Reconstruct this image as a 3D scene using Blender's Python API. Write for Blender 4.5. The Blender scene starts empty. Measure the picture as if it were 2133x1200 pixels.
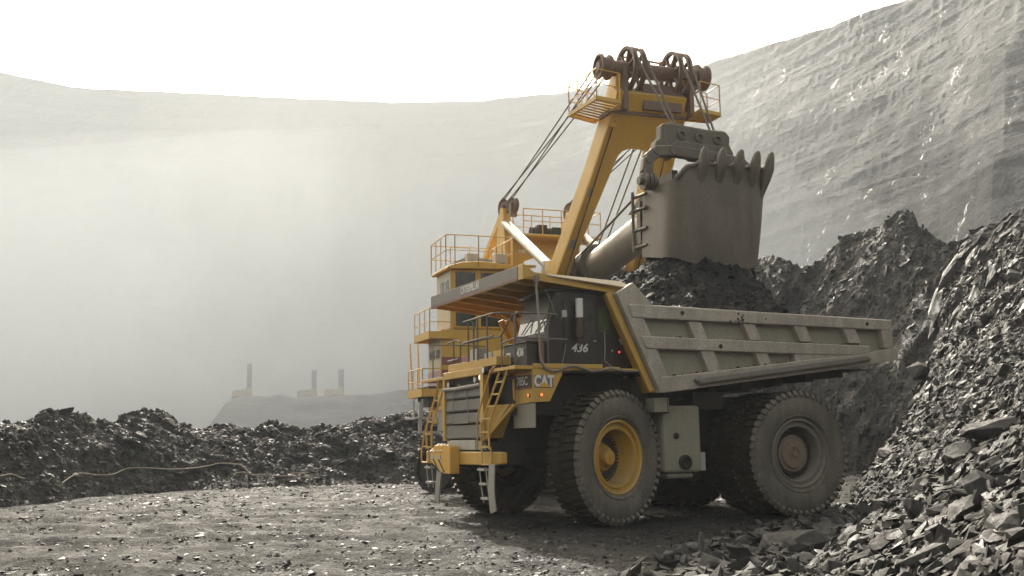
import bpy, bmesh, math, random
import numpy as np
from mathutils import Vector, Matrix

sc = bpy.context.scene
# ------------------------------------------------------------------ camera
CAM_H, PITCH, ROLL = 1.97, 0.1427, -0.0157
cam_d = bpy.data.cameras.new('camera')
cam_d.sensor_width = 36.0
cam_d.lens = 36.84
cam_d.clip_start = 0.1
cam_d.clip_end = 6000
cam = bpy.data.objects.new('camera', cam_d)
sc.collection.objects.link(cam)
_f = Vector((0, math.cos(PITCH), math.sin(PITCH)))
_r = Vector((1, 0, 0))
_u = Vector((0, -math.sin(PITCH), math.cos(PITCH)))
_r2 = _r * math.cos(ROLL) + _u * math.sin(ROLL)
_u2 = -_r * math.sin(ROLL) + _u * math.cos(ROLL)
_m = Matrix((_r2, _u2, -_f)).transposed().to_4x4()
_m.translation = Vector((0, 0, CAM_H))
cam.matrix_world = _m
sc.camera = cam

# ------------------------------------------------------------------ light
SUN_AZ = math.radians(-13.5)      # left of the view axis (+Y)
SUN_EL = math.radians(37)
world = bpy.data.worlds.new('World')
sc.world = world
world.use_nodes = True
wn = world.node_tree
wn.nodes.clear()
w_out = wn.nodes.new('ShaderNodeOutputWorld')
w_bg = wn.nodes.new('ShaderNodeBackground')
w_sky = wn.nodes.new('ShaderNodeTexSky')
w_sky.sky_type = 'NISHITA'
w_sky.sun_disc = False
w_sky.sun_elevation = SUN_EL
w_sky.sun_rotation = SUN_AZ
w_sky.dust_density = 8.0
w_sky.air_density = 1.0
w_sky.ozone_density = 1.0
w_hs = wn.nodes.new('ShaderNodeHueSaturation')
w_hs.inputs['Saturation'].default_value = 0.45
w_tint = wn.nodes.new('ShaderNodeMix'); w_tint.data_type = 'RGBA'; w_tint.blend_type = 'MULTIPLY'   # dusty, slightly yellow air
w_tint.inputs['Factor'].default_value = 1.0
w_tint.inputs['B'].default_value = (1.0, 0.93, 0.77, 1)
wn.links.new(w_sky.outputs[0], w_hs.inputs['Color'])
wn.links.new(w_hs.outputs[0], w_tint.inputs['A'])
wn.links.new(w_tint.outputs['Result'], w_bg.inputs['Color'])
w_bg.inputs['Strength'].default_value = 0.15
wn.links.new(w_bg.outputs[0], w_out.inputs['Surface'])

sun_d = bpy.data.lights.new('sun', 'SUN')
sun_d.energy = 2.9
sun_d.angle = math.radians(0.6)
sun_d.color = (1.0, 0.95, 0.87)
sun = bpy.data.objects.new('sun', sun_d)
sc.collection.objects.link(sun)
_sd = Vector((math.sin(SUN_AZ) * math.cos(SUN_EL), math.cos(SUN_AZ) * math.cos(SUN_EL), math.sin(SUN_EL)))
sun.rotation_euler = _sd.to_track_quat('Z', 'Y').to_euler()

sc.view_settings.view_transform = 'Standard'
sc.view_settings.look = 'None'
sc.view_settings.exposure = 1.8
sc.view_settings.gamma = 1.0
sc.cycles.use_denoising = True
try:
    sc.cycles.denoiser = 'OPENIMAGEDENOISE'
except Exception:
    pass
sc.cycles.volume_bounces = 1
sc.cycles.volume_step_rate = 2.0
sc.cycles.volume_max_steps = 96
sc.cycles.max_bounces = 6
sc.cycles.diffuse_bounces = 3
sc.cycles.glossy_bounces = 2
sc.cycles.transmission_bounces = 4
sc.cycles.transparent_max_bounces = 8
sc.cycles.sample_clamp_direct = 12
sc.cycles.sample_clamp_indirect = 4

# ------------------------------------------------------------------ helpers
COL = sc.collection

def tag(o, label=None, cat=None, group=None, kind=None):
    if label: o['label'] = label
    if cat: o['category'] = cat
    if group: o['group'] = group
    if kind: o['kind'] = kind
    return o

def empty(name, loc=(0, 0, 0), rz=0.0):
    o = bpy.data.objects.new(name, None)
    o.location = loc
    o.rotation_euler = (0, 0, rz)
    COL.objects.link(o)
    return o

class MB:
    def __init__(s):
        s.v, s.f, s.sm = [], [], []
    def add(s, vs, fs, smooth=False):
        n = len(s.v)
        s.v += [tuple(p) for p in vs]
        s.f += [tuple(n + i for i in f) for f in fs]
        s.sm += [smooth] * len(fs)
        return s
    def box(s, x0, x1, y0, y1, z0, z1):
        if x0 > x1: x0, x1 = x1, x0
        if y0 > y1: y0, y1 = y1, y0
        if z0 > z1: z0, z1 = z1, z0
        vs = [(x, y, z) for x in (x0, x1) for y in (y0, y1) for z in (z0, z1)]
        return s.add(vs, [(0, 1, 3, 2), (4, 6, 7, 5), (0, 4, 5, 1), (2, 3, 7, 6), (0, 2, 6, 4), (1, 5, 7, 3)])
    def hexa(s, a, b):
        """box between two quads (each 4 points, same order)"""
        vs = list(a) + list(b)
        return s.add(vs, [(3, 2, 1, 0), (4, 5, 6, 7), (0, 1, 5, 4), (1, 2, 6, 5), (2, 3, 7, 6), (3, 0, 4, 7)])
    def bar(s, p, q, w, h=None, up=(0, 0, 1), w2=None, h2=None):
        h = h or w
        p, q, up = Vector(p), Vector(q), Vector(up)
        d = (q - p).normalized()
        a = d.cross(up)
        if a.length < 1e-4: a = d.cross(Vector((1, 0, 0)))
        a.normalize()
        b = a.cross(d).normalized()
        def quad(c, w, h):
            return [c - a * w / 2 - b * h / 2, c + a * w / 2 - b * h / 2, c + a * w / 2 + b * h / 2, c - a * w / 2 + b * h / 2]
        return s.hexa(quad(p, w, h), quad(q, w2 or w, h2 or h))
    def tube(s, pts, r, n=8, cap=True, r2=None):
        pts = [Vector(p) for p in pts]
        m = len(pts)
        rings = []
        ref = None
        for i, p in enumerate(pts):
            d = (pts[min(i + 1, m - 1)] - pts[max(i - 1, 0)]).normalized()
            if ref is None:
                ref = d.orthogonal().normalized()
            ref = (ref - d * ref.dot(d)).normalized()
            b = d.cross(ref)
            rr = r if r2 is None else r + (r2 - r) * i / (m - 1)
            rings.append([p + (ref * math.cos(t) + b * math.sin(t)) * rr for t in [2 * math.pi * k / n for k in range(n)]])
        vs = [v for g in rings for v in g]
        fs = [(i * n + k, i * n + (k + 1) % n, (i + 1) * n + (k + 1) % n, (i + 1) * n + k) for i in range(m - 1) for k in range(n)]
        s.add(vs, fs, True)
        if cap:
            s.add(rings[0], [tuple(range(n))[::-1]])
            s.add(rings[-1], [tuple(range(n))])
        return s
    def prism(s, poly, axis, a, b):
        """poly: list of 2D points in the plane of the two other axes"""
        def P(t, c):
            if axis == 0: return (c, t[0], t[1])
            if axis == 1: return (t[0], c, t[1])
            return (t[0], t[1], c)
        n = len(poly)
        ar = sum(poly[i][0] * poly[(i + 1) % n][1] - poly[(i + 1) % n][0] * poly[i][1] for i in range(n))
        if (ar < 0) != (axis == 1): poly = poly[::-1]
        if a > b: a, b = b, a
        vs = [P(t, a) for t in poly] + [P(t, b) for t in poly]
        fs = [tuple(range(n))[::-1], tuple(range(n, 2 * n))]
        fs += [(i, (i + 1) % n, n + (i + 1) % n, n + i) for i in range(n)]
        return s.add(vs, fs)
    def lathe(s, prof, n=48, M=None, close=False):
        """prof: (radius, height) pairs revolved about Y; M moves it in place"""
        M = M or Matrix()
        m = len(prof)
        vs = []
        for k in range(n):
            t = 2 * math.pi * k / n
            for r, y in prof:
                vs.append(M @ Vector((r * math.cos(t), y, r * math.sin(t))))
        fs = []
        mm = m if close else m - 1
        for k in range(n):
            k2 = (k + 1) % n
            for j in range(mm):
                j2 = (j + 1) % m
                fs.append((k * m + j, k * m + j2, k2 * m + j2, k2 * m + j))
        return s.add(vs, fs, True)
    def disc(s, r, y, n=32, M=None, flip=False):
        M = M or Matrix()
        vs = [M @ Vector((r * math.cos(2 * math.pi * k / n), y, r * math.sin(2 * math.pi * k / n))) for k in range(n)]
        f = tuple(range(n))
        return s.add(vs, [f if flip else f[::-1]])
    def build(s, name, mat, parent=None, bevel=0.0, label=None, auto=35, recalc=False):
        me = bpy.data.meshes.new(name)
        me.from_pydata(s.v, [], s.f)
        me.polygons.foreach_set('use_smooth', s.sm)
        if recalc:
            bm = bmesh.new(); bm.from_mesh(me)
            bmesh.ops.recalc_face_normals(bm, faces=bm.faces)
            bm.to_mesh(me); bm.free()
        me.materials.append(mat)
        me.update()
        o = bpy.data.objects.new(name, me)
        COL.objects.link(o)
        if parent: o.parent = parent
        if bevel:
            md = o.modifiers.new('bevel', 'BEVEL')
            md.width = bevel; md.segments = 2; md.limit_method = 'ANGLE'; md.angle_limit = math.radians(40)
        if any(s.sm) and not all(s.sm) is None:
            try:
                me.set_sharp_from_angle(angle=math.radians(auto))
            except Exception:
                pass
        if label: o['label'] = label
        return o

def text_mesh(name, body, size, M, mat, parent, extrude=0.004, shear=0.0, bold=0.0, sx=1.0, label=None):
    cu = bpy.data.curves.new(name, 'FONT')
    cu.body = body; cu.size = size; cu.extrude = extrude; cu.shear = shear; cu.offset = bold
    cu.align_x = 'CENTER'; cu.align_y = 'CENTER'; cu.resolution_u = 4
    t = bpy.data.objects.new(name, cu)
    COL.objects.link(t)
    bpy.context.view_layer.update()
    dg = bpy.context.evaluated_depsgraph_get()
    me = bpy.data.meshes.new_from_object(t.evaluated_get(dg))
    bpy.data.objects.remove(t)
    me.transform(Matrix.Diagonal((sx, 1, 1, 1)))
    me.transform(M)
    me.materials.clear(); me.materials.append(mat)
    o = bpy.data.objects.new(name, me)
    COL.objects.link(o)
    o.parent = parent
    if label: o['label'] = label
    return o

def frame(origin, xdir, ydir):
    x = Vector(xdir).normalized(); y = Vector(ydir).normalized(); z = x.cross(y)
    M = Matrix((x, y, z)).transposed().to_4x4()
    M.translation = Vector(origin)
    return M

# ------------------------------------------------------------------ numpy noise
def _hash(ix, iy, seed):
    h = (ix.astype(np.int64) * 374761393 + iy.astype(np.int64) * 668265263 + seed * 1442695041) & 0xFFFFFFFF
    h = ((h ^ (h >> 13)) * 1274126177) & 0xFFFFFFFF
    h = h ^ (h >> 16)
    return (h & 0xFFFFFF) / float(0xFFFFFF)

def vnoise(x, y, seed=0):
    ix, iy = np.floor(x), np.floor(y)
    fx, fy = x - ix, y - iy
    fx = fx * fx * (3 - 2 * fx); fy = fy * fy * (3 - 2 * fy)
    a, b = _hash(ix, iy, seed), _hash(ix + 1, iy, seed)
    c, d = _hash(ix, iy + 1, seed), _hash(ix + 1, iy + 1, seed)
    return (a * (1 - fx) + b * fx) * (1 - fy) + (c * (1 - fx) + d * fx) * fy - 0.5

def fbm(x, y, scale=1.0, octv=4, seed=0, gain=0.5, ridged=False):
    x = x / scale; y = y / scale
    tot = 0; amp = 1.0
    for i in range(octv):
        n = vnoise(x, y, seed + i * 17) * 2
        if ridged: n = 1 - 2 * np.abs(n)
        tot = tot + n * amp
        amp *= gain
        x, y = x * 1.93 + y * 0.55 + 7.1, y * 1.93 - x * 0.55 * 0.3 + 3.7
    return tot

def grid_mesh(name, P, mat, smooth=True, wrap=False, flip=False):
    nu, nv = P.shape[:2]
    me = bpy.data.meshes.new(name)
    V = P.reshape(-1, 3).astype(np.float32)
    iu = np.arange(nu if wrap else nu - 1); iv = np.arange(nv - 1)
    U, W = np.meshgrid(iu, iv, indexing='ij')
    U2 = (U + 1) % nu
    q = np.stack([U * nv + W, U2 * nv + W, U2 * nv + W + 1, U * nv + W + 1], -1).reshape(-1, 4)
    if flip: q = q[:, ::-1]
    me.vertices.add(len(V)); me.vertices.foreach_set('co', V.ravel())
    me.loops.add(q.size); me.loops.foreach_set('vertex_index', q.ravel().astype(np.int32))
    me.polygons.add(len(q)); me.polygons.foreach_set('loop_start', np.arange(0, q.size, 4, dtype=np.int32))
    me.polygons.foreach_set('use_smooth', np.full(len(q), smooth))
    me.materials.append(mat)
    me.update(calc_edges=True)
    me.validate()
    o = bpy.data.objects.new(name, me)
    COL.objects.link(o)
    return o

def tri_mesh(name, V, T, mat):
    me = bpy.data.meshes.new(name)
    me.vertices.add(len(V)); me.vertices.foreach_set('co', V.astype(np.float32).ravel())
    me.loops.add(T.size); me.loops.foreach_set('vertex_index', T.astype(np.int32).ravel())
    me.polygons.add(len(T)); me.polygons.foreach_set('loop_start', np.arange(0, T.size, 3, dtype=np.int32))
    me.polygons.foreach_set('use_smooth', np.zeros(len(T), bool))
    me.materials.append(mat)
    me.update(calc_edges=True)
    o = bpy.data.objects.new(name, me)
    COL.objects.link(o)
    return o

# ------------------------------------------------------------------ materials
def new_mat(name):
    m = bpy.data.materials.new(name); m.use_nodes = True
    nt = m.node_tree
    b = nt.nodes['Principled BSDF']
    return m, nt, b

def N(nt, kind, **kw):
    n = nt.nodes.new(kind)
    for k, v in kw.items(): setattr(n, k, v)
    return n

def noise_node(nt, scale, detail=4, rough=0.55, coord='Object', mapping=None, dist=0.0):
    tc = N(nt, 'ShaderNodeTexCoord')
    n = N(nt, 'ShaderNodeTexNoise')
    n.inputs['Scale'].default_value = scale
    n.inputs['Detail'].default_value = detail
    n.inputs['Roughness'].default_value = rough
    n.inputs['Distortion'].default_value = dist
    if mapping:
        mp = N(nt, 'ShaderNodeMapping')
        mp.inputs['Scale'].default_value = mapping
        nt.links.new(tc.outputs[coord], mp.inputs[0]); nt.links.new(mp.outputs[0], n.inputs['Vector'])
    else:
        nt.links.new(tc.outputs[coord], n.inputs['Vector'])
    return n

def ramp(nt, src, stops):
    r = N(nt, 'ShaderNodeValToRGB')
    e = r.color_ramp.elements
    e[0].position, e[0].color = stops[0][0], (*stops[0][1], 1)
    e[1].position, e[1].color = stops[-1][0], (*stops[-1][1], 1)
    for p, c in stops[1:-1]:
        x = e.new(p); x.color = (*c, 1)
    nt.links.new(src, r.inputs[0])
    return r

def g3(v): return (v, v, v)

def mat_painted(name, col, dust=(0.20, 0.165, 0.12), amount=0.5, rough=0.5, metal=0.0, scale=1.6, spec=0.5, bump=0.15, top=0.5):
    """paint under a coat of pit dust: patchy, streaked, thicker on faces that point up"""
    m, nt, b = new_mat(name)
    n1 = noise_node(nt, scale, 6, 0.62)
    n2 = noise_node(nt, scale * 3.2, 5, 0.6, mapping=(1, 1, 0.16))
    n3 = noise_node(nt, scale * 22, 3, 0.6)
    geo = N(nt, 'ShaderNodeNewGeometry')
    sep = N(nt, 'ShaderNodeSeparateXYZ')
    nt.links.new(geo.outputs['Normal'], sep.inputs[0])
    mr = N(nt, 'ShaderNodeMapRange'); mr.inputs[1].default_value = 0.1; mr.inputs[2].default_value = 0.9
    mr.inputs[3].default_value = 0; mr.inputs[4].default_value = top
    nt.links.new(sep.outputs['Z'], mr.inputs[0])
    mul = N(nt, 'ShaderNodeMath', operation='MULTIPLY'); nt.links.new(n1.outputs[0], mul.inputs[0]); nt.links.new(n2.outputs[0], mul.inputs[1])
    m2 = N(nt, 'ShaderNodeMapRange'); m2.inputs[1].default_value = 0.17; m2.inputs[2].default_value = 0.34
    m2.inputs[3].default_value = amount * 0.55; m2.inputs[4].default_value = min(1.0, amount * 1.45)
    nt.links.new(mul.outputs[0], m2.inputs[0])
    ad = N(nt, 'ShaderNodeMath', operation='ADD', use_clamp=True)
    nt.links.new(m2.outputs[0], ad.inputs[0]); nt.links.new(mr.outputs[0], ad.inputs[1])
    mix = N(nt, 'ShaderNodeMix', data_type='RGBA')
    mix.inputs['A'].default_value = (*col, 1)
    nt.links.new(ad.outputs[0], mix.inputs['Factor'])
    dr = ramp(nt, n3.outputs[0], [(0.3, tuple(c * 0.72 for c in dust)), (0.7, tuple(min(1, c * 1.2) for c in dust))])
    nt.links.new(dr.outputs[0], mix.inputs['B'])
    nt.links.new(mix.outputs['Result'], b.inputs['Base Color'])
    rr = N(nt, 'ShaderNodeMapRange'); rr.inputs[3].default_value = rough; rr.inputs[4].default_value = min(1, rough + 0.35)
    nt.links.new(ad.outputs[0], rr.inputs[0]); nt.links.new(rr.outputs[0], b.inputs['Roughness'])
    b.inputs['Metallic'].default_value = metal
    b.inputs['Specular IOR Level'].default_value = spec
    if bump:
        bp = N(nt, 'ShaderNodeBump'); bp.inputs['Strength'].default_value = bump; bp.inputs['Distance'].default_value = 0.02
        nt.links.new(n1.outputs[0], bp.inputs['Height']); nt.links.new(bp.outputs[0], b.inputs['Normal'])
    return m

def mat_rock(name, lo, hi, r0=0.32, r1=0.7, scale=2.0, bump=0.6, bdist=0.03, fine=30.0, spec=0.6, strata=None, warm=(1.0, 0.95, 0.88)):
    m, nt, b = new_mat(name)
    n1 = noise_node(nt, scale, 8, 0.6)
    n2 = noise_node(nt, fine, 5, 0.65, mapping=strata)
    r = ramp(nt, n1.outputs[0], [(0.32, tuple(lo * w for w in warm)), (0.5, tuple((lo * .6 + hi * .4) * w for w in warm)), (0.72, tuple(hi * w for w in warm))])
    mx = N(nt, 'ShaderNodeMix', data_type='RGBA', blend_type='MULTIPLY'); mx.inputs['Factor'].default_value = 0.8
    r2 = ramp(nt, n2.outputs[0], [(0.3, g3(0.6)), (0.7, g3(1.3))])
    nt.links.new(r.outputs[0], mx.inputs['A']); nt.links.new(r2.outputs[0], mx.inputs['B'])
    oi = N(nt, 'ShaderNodeObjectInfo')
    ov = N(nt, 'ShaderNodeMapRange'); ov.inputs[3].default_value = 0.75; ov.inputs[4].default_value = 1.3
    nt.links.new(oi.outputs['Random'], ov.inputs[0])
    m3 = N(nt, 'ShaderNodeVectorMath', operation='SCALE')
    nt.links.new(mx.outputs['Result'], m3.inputs[0]); nt.links.new(ov.outputs[0], m3.inputs['Scale'])
    nt.links.new(m3.outputs[0], b.inputs['Base Color'])
    n3 = noise_node(nt, scale * 1.7, 6, 0.7)
    rr = N(nt, 'ShaderNodeMapRange'); rr.inputs[1].default_value = 0.35; rr.inputs[2].default_value = 0.65
    rr.inputs[3].default_value = r0; rr.inputs[4].default_value = r1
    nt.links.new(n3.outputs[0], rr.inputs[0]); nt.links.new(rr.outputs[0], b.inputs['Roughness'])
    b.inputs['Specular IOR Level'].default_value = spec
    bp = N(nt, 'ShaderNodeBump'); bp.inputs['Strength'].default_value = bump; bp.inputs['Distance'].default_value = bdist
    nt.links.new(n2.outputs[0], bp.inputs['Height']); nt.links.new(bp.outputs[0], b.inputs['Normal'])
    return m

YEL = (0.54, 0.30, 0.024)
M_yel = mat_painted('dusty_yellow_paint', YEL, amount=0.26, rough=0.42, top=0.35)
M_yel2 = mat_painted('shovel_yellow_paint', (0.54, 0.31, 0.024), amount=0.16, rough=0.45, top=0.35)
M_body = mat_painted('worn_grey_body_steel', (0.20, 0.175, 0.145), dust=(0.42, 0.36, 0.295), amount=0.58, rough=0.5, scale=1.1, bump=0.45)
M_panel = mat_painted('dusty_grey_green_panel', (0.20, 0.185, 0.14), dust=(0.28, 0.25, 0.185), amount=0.45, rough=0.6, scale=1.3)
M_dark = mat_painted('dark_chassis_paint', (0.012, 0.009, 0.006), dust=(0.05, 0.040, 0.026), amount=0.25, rough=0.6, top=0.4)
M_cab = mat_painted('dark_brown_cab_paint', (0.018, 0.012, 0.008), dust=(0.09, 0.068, 0.045), amount=0.10, rough=0.4, top=0.4)
M_decal = mat_painted('grey_brown_decal', (0.12, 0.105, 0.098), dust=(0.2, 0.17, 0.14), amount=0.3, rough=0.45)
M_steel = mat_painted('bare_worn_steel', (0.26, 0.24, 0.21), dust=(0.2, 0.175, 0.14), amount=0.45, rough=0.34, metal=0.55, spec=0.5)
M_tube = mat_painted('polished_tube_steel', (0.42, 0.40, 0.36), dust=(0.3, 0.27, 0.22), amount=0.3, rough=0.28, metal=0.55, top=0.1)
M_dip = mat_painted('dusty_dipper_steel', (0.045, 0.033, 0.019), dust=(0.17, 0.14, 0.10), amount=0.32, rough=0.45, scale=0.7, bump=0.6)
M_rust = mat_painted('brown_sheave_iron', (0.13, 0.065, 0.04), dust=(0.17, 0.13, 0.1), amount=0.35, rough=0.55)
M_tyre = mat_painted('dusty_tyre_rubber', (0.05, 0.043, 0.033), dust=(0.165, 0.147, 0.118), amount=0.72, rough=0.8, scale=0.8, top=0.1, spec=0.2)
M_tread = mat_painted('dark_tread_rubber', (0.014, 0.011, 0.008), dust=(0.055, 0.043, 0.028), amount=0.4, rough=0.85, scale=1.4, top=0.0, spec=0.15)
M_rimg = mat_painted('dusty_grey_rim', (0.15, 0.13, 0.11), dust=(0.17, 0.145, 0.115), amount=0.5, rough=0.55)
M_hubb = mat_painted('brown_dust_hub', (0.17, 0.115, 0.075), dust=(0.20, 0.165, 0.125), amount=0.5, rough=0.6)
M_rail = mat_painted('dark_handrail_paint', (0.06, 0.052, 0.045), dust=(0.2, 0.17, 0.14), amount=0.35, rough=0.38)
M_grille = mat_painted('dusty_grey_louvre', (0.085, 0.083, 0.078), dust=(0.18, 0.165, 0.14), amount=0.5, rough=0.55)
M_dred = mat_painted('dull_dark_red_paint', (0.045, 0.016, 0.010), dust=(0.08, 0.05, 0.035), amount=0.3, rough=0.6)
M_red = mat_painted('faded_red_paint', (0.20, 0.035, 0.022), amount=0.25, rough=0.5)
M_pink = mat_painted('faded_maroon_panel', (0.26, 0.11, 0.11), dust=(0.35, 0.27, 0.25), amount=0.5, rough=0.4)
M_cream = mat_painted('pale_cream_panel', (0.42, 0.34, 0.21), dust=(0.38, 0.32, 0.24), amount=0.4, rough=0.45)
M_white = mat_painted('white_lettering', (0.62, 0.60, 0.56), dust=(0.4, 0.36, 0.3), amount=0.2, rough=0.5, bump=0)
M_letyel = mat_painted('yellow_lettering', (0.6, 0.32, 0.03), amount=0.15, rough=0.5, bump=0)
M_letred = mat_painted('red_lettering', (0.38, 0.04, 0.04), amount=0.3, rough=0.5, bump=0)
M_greyp = mat_painted('light_grey_paint', (0.36, 0.35, 0.32), dust=(0.3, 0.27, 0.22), amount=0.35, rough=0.5)
M_rubber = mat_painted('grey_rubber_strap', (0.20, 0.19, 0.17), dust=(0.26, 0.24, 0.2), amount=0.5, rough=0.6)
M_rope = mat_painted('greased_wire_rope', (0.045, 0.036, 0.03), dust=(0.12, 0.09, 0.07), amount=0.3, rough=0.5, scale=5)
M_wire = mat_painted('pale_slack_cable', (0.2, 0.185, 0.16), amount=0.4, rough=0.5)
M_hose = mat_painted('brown_power_cable', (0.13, 0.10, 0.07), dust=(0.2, 0.16, 0.11), amount=0.4, rough=0.5)

def mat_glass(name, col, rough=0.08, spec=0.8):
    m, nt, b = new_mat(name)
    n = noise_node(nt, 3.0, 5, 0.6)
    r = ramp(nt, n.outputs[0], [(0.3, tuple(c * 0.6 for c in col)), (0.75, tuple(c * 1.5 for c in col))])
    nt.links.new(r.outputs[0], b.inputs['Base Color'])
    rr = N(nt, 'ShaderNodeMapRange'); rr.inputs[3].default_value = rough; rr.inputs[4].default_value = rough + 0.2
    nt.links.new(n.outputs[0], rr.inputs[0]); nt.links.new(rr.outputs[0], b.inputs['Roughness'])
    b.inputs['Specular IOR Level'].default_value = spec
    return m
M_glass = mat_glass('dusty_dark_glass', (0.035, 0.033, 0.026))
M_glassg = mat_glass('green_tinted_glass', (0.06, 0.075, 0.035))
M_screen = mat_glass('windscreen_glass', (0.05, 0.06, 0.055), 0.02, 1.0)
M_lens = mat_glass('lamp_lens', (0.5, 0.48, 0.44), 0.1)
def mat_emit(name, col, st):
    m, nt, b = new_mat(name)
    b.inputs['Base Color'].default_value = (*col, 1)
    b.inputs['Emission Color'].default_value = (*col, 1)
    b.inputs['Emission Strength'].default_value = st
    return m
M_orange = mat_emit('orange_marker_lens', (0.8, 0.17, 0.03), 0.45)
M_redlamp = mat_emit('red_lamp_lens', (0.8, 0.04, 0.03), 0.5)

M_ground = mat_rock('coal_shale_ground', 0.017, 0.050, 0.6, 0.95, spec=0.08, scale=0.6, bump=1.0, bdist=0.09, fine=16.0)
M_berm = mat_rock('dark_spoil', 0.010, 0.026, 0.6, 0.95, spec=0.12, scale=0.5, bump=0.9, bdist=0.10, fine=5.0)
M_slope = mat_rock('blasted_rock_slope', 0.016, 0.045, 0.55, 0.95, spec=0.2, scale=0.35, bump=0.9, bdist=0.10, fine=4.5)
M_wall = mat_rock('pit_wall_rock', 0.0045, 0.013, 0.75, 1.0, spec=0.08, scale=0.05, bump=1.0, bdist=0.6, fine=1.1, strata=(1, 1, 1.3))
def wet_streaks(m):
    """seeping water: narrow, steep, smooth patches that catch the light"""
    nt = m.node_tree; b = nt.nodes['Principled BSDF']
    s = noise_node(nt, 0.16, 4, 0.6, mapping=(1, 1, 0.22)); f = noise_node(nt, 1.3, 3, 0.7, mapping=(1, 1, 0.5))
    mu = N(nt, 'ShaderNodeMath', operation='MULTIPLY'); nt.links.new(s.outputs[0], mu.inputs[0]); nt.links.new(f.outputs[0], mu.inputs[1])
    mr = N(nt, 'ShaderNodeMapRange'); mr.inputs[1].default_value = 0.37; mr.inputs[2].default_value = 0.40
    nt.links.new(mu.outputs[0], mr.inputs[0])
    mx = N(nt, 'ShaderNodeMix', data_type='FLOAT'); nt.links.new(mr.outputs[0], mx.inputs['Factor'])
    old = b.inputs['Roughness'].links[0].from_socket
    nt.links.new(old, mx.inputs['A']); mx.inputs['B'].default_value = 0.24
    nt.links.new(mx.outputs['Result'], b.inputs['Roughness'])
    mz = N(nt, 'ShaderNodeMapRange'); mz.inputs[3].default_value = 0.25; mz.inputs[4].default_value = 1.0
    nt.links.new(mr.outputs[0], mz.inputs[0]); nt.links.new(mz.outputs[0], b.inputs['Specular IOR Level'])
wet_streaks(M_wall)
def ledge_dust(m, col, lo=.55, hi=.85, amt=1.0):
    """pale fines lying on everything that is flat enough to hold them"""
    nt = m.node_tree; b = nt.nodes['Principled BSDF']
    g = N(nt, 'ShaderNodeNewGeometry'); s = N(nt, 'ShaderNodeSeparateXYZ'); nt.links.new(g.outputs['True Normal'], s.inputs[0])
    mr = N(nt, 'ShaderNodeMapRange'); mr.inputs[1].default_value = lo; mr.inputs[2].default_value = hi; mr.inputs[4].default_value = amt
    nt.links.new(s.outputs['Z'], mr.inputs[0])
    mx = N(nt, 'ShaderNodeMix', data_type='RGBA'); mx.inputs['B'].default_value = (*col, 1)
    nt.links.new(mr.outputs[0], mx.inputs['Factor'])
    nt.links.new(b.inputs['Base Color'].links[0].from_socket, mx.inputs['A']); nt.links.new(mx.outputs['Result'], b.inputs['Base Color'])
def strata_bands(m):
    """rock beds: broad tilted bands, darker shale between paler sandstone"""
    nt = m.node_tree; b = nt.nodes['Principled BSDF']
    n = noise_node(nt, 1.0, 5, 0.6, mapping=(.006, .006, .06), dist=.4)
    r = ramp(nt, n.outputs[0], [(0.36, g3(.45)), (0.5, g3(.95)), (0.62, g3(1.7))])
    mx = N(nt, 'ShaderNodeMix', data_type='RGBA', blend_type='MULTIPLY'); mx.inputs['Factor'].default_value = 1
    nt.links.new(b.inputs['Base Color'].links[0].from_socket, mx.inputs['A']); nt.links.new(r.outputs[0], mx.inputs['B'])
    nt.links.new(mx.outputs['Result'], b.inputs['Base Color'])
strata_bands(M_wall)
ledge_dust(M_wall, (.036, .035, .033), .5, .85)
M_bench = mat_rock('bench_gravel', 0.03, 0.13, 0.8, 1.0, spec=0.12, scale=0.1, bump=1.0, bdist=0.5, fine=0.8)
M_rock = mat_rock('loose_shale_rock', 0.017, 0.062, 0.45, 0.95, spec=0.18, scale=1.3, bump=0.5, bdist=0.02, fine=14.0)
M_rock2 = mat_rock('dark_loose_rock', 0.010, 0.032, 0.42, 0.9, spec=0.2, scale=1.3, bump=0.5, bdist=0.02, fine=14.0)
M_gravel = mat_rock('crushed_gravel', 0.022, 0.060, 0.45, 0.9, scale=1.3, bump=0.4, bdist=0.01, fine=20.0, spec=0.25)
M_face = mat_rock('shaded_rock_face', 0.014, 0.050, 0.5, 0.95, scale=0.35, bump=0.9, bdist=0.10, fine=4.5, spec=0.3, warm=(1.0, .92, .8))
M_load = mat_rock('dark_load_rock', 0.005, 0.013, 0.55, 0.95, spec=0.15, scale=1.6, bump=0.9, bdist=0.05, fine=9.0)
# ------------------------------------------------------------------ terrain
rng = np.random.default_rng(7)

def ruled(rows, seg, nu):
    """surface through several polylines (rows of equal length); returns (nu, nv, 3)"""
    R = []
    for r in rows:
        r = np.array(r, float)
        d = np.linspace(0, 1, len(r))
        t = np.linspace(0, 1, nu)
        R.append(np.stack([np.interp(t, d, r[:, k]) for k in range(3)], -1))
    out = []
    for i in range(len(R) - 1):
        n = seg[i]
        for k in range(n):
            w = k / n
            out.append(R[i] * (1 - w) + R[i + 1] * w)
    out.append(R[-1])
    return np.stack(out, 1)

def normals(P):
    du = np.gradient(P, axis=0); dv = np.gradient(P, axis=1)
    n = np.cross(du, dv)
    n /= np.linalg.norm(n, axis=-1, keepdims=True) + 1e-9
    n[n[..., 2] < 0] *= -1
    return n

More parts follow.
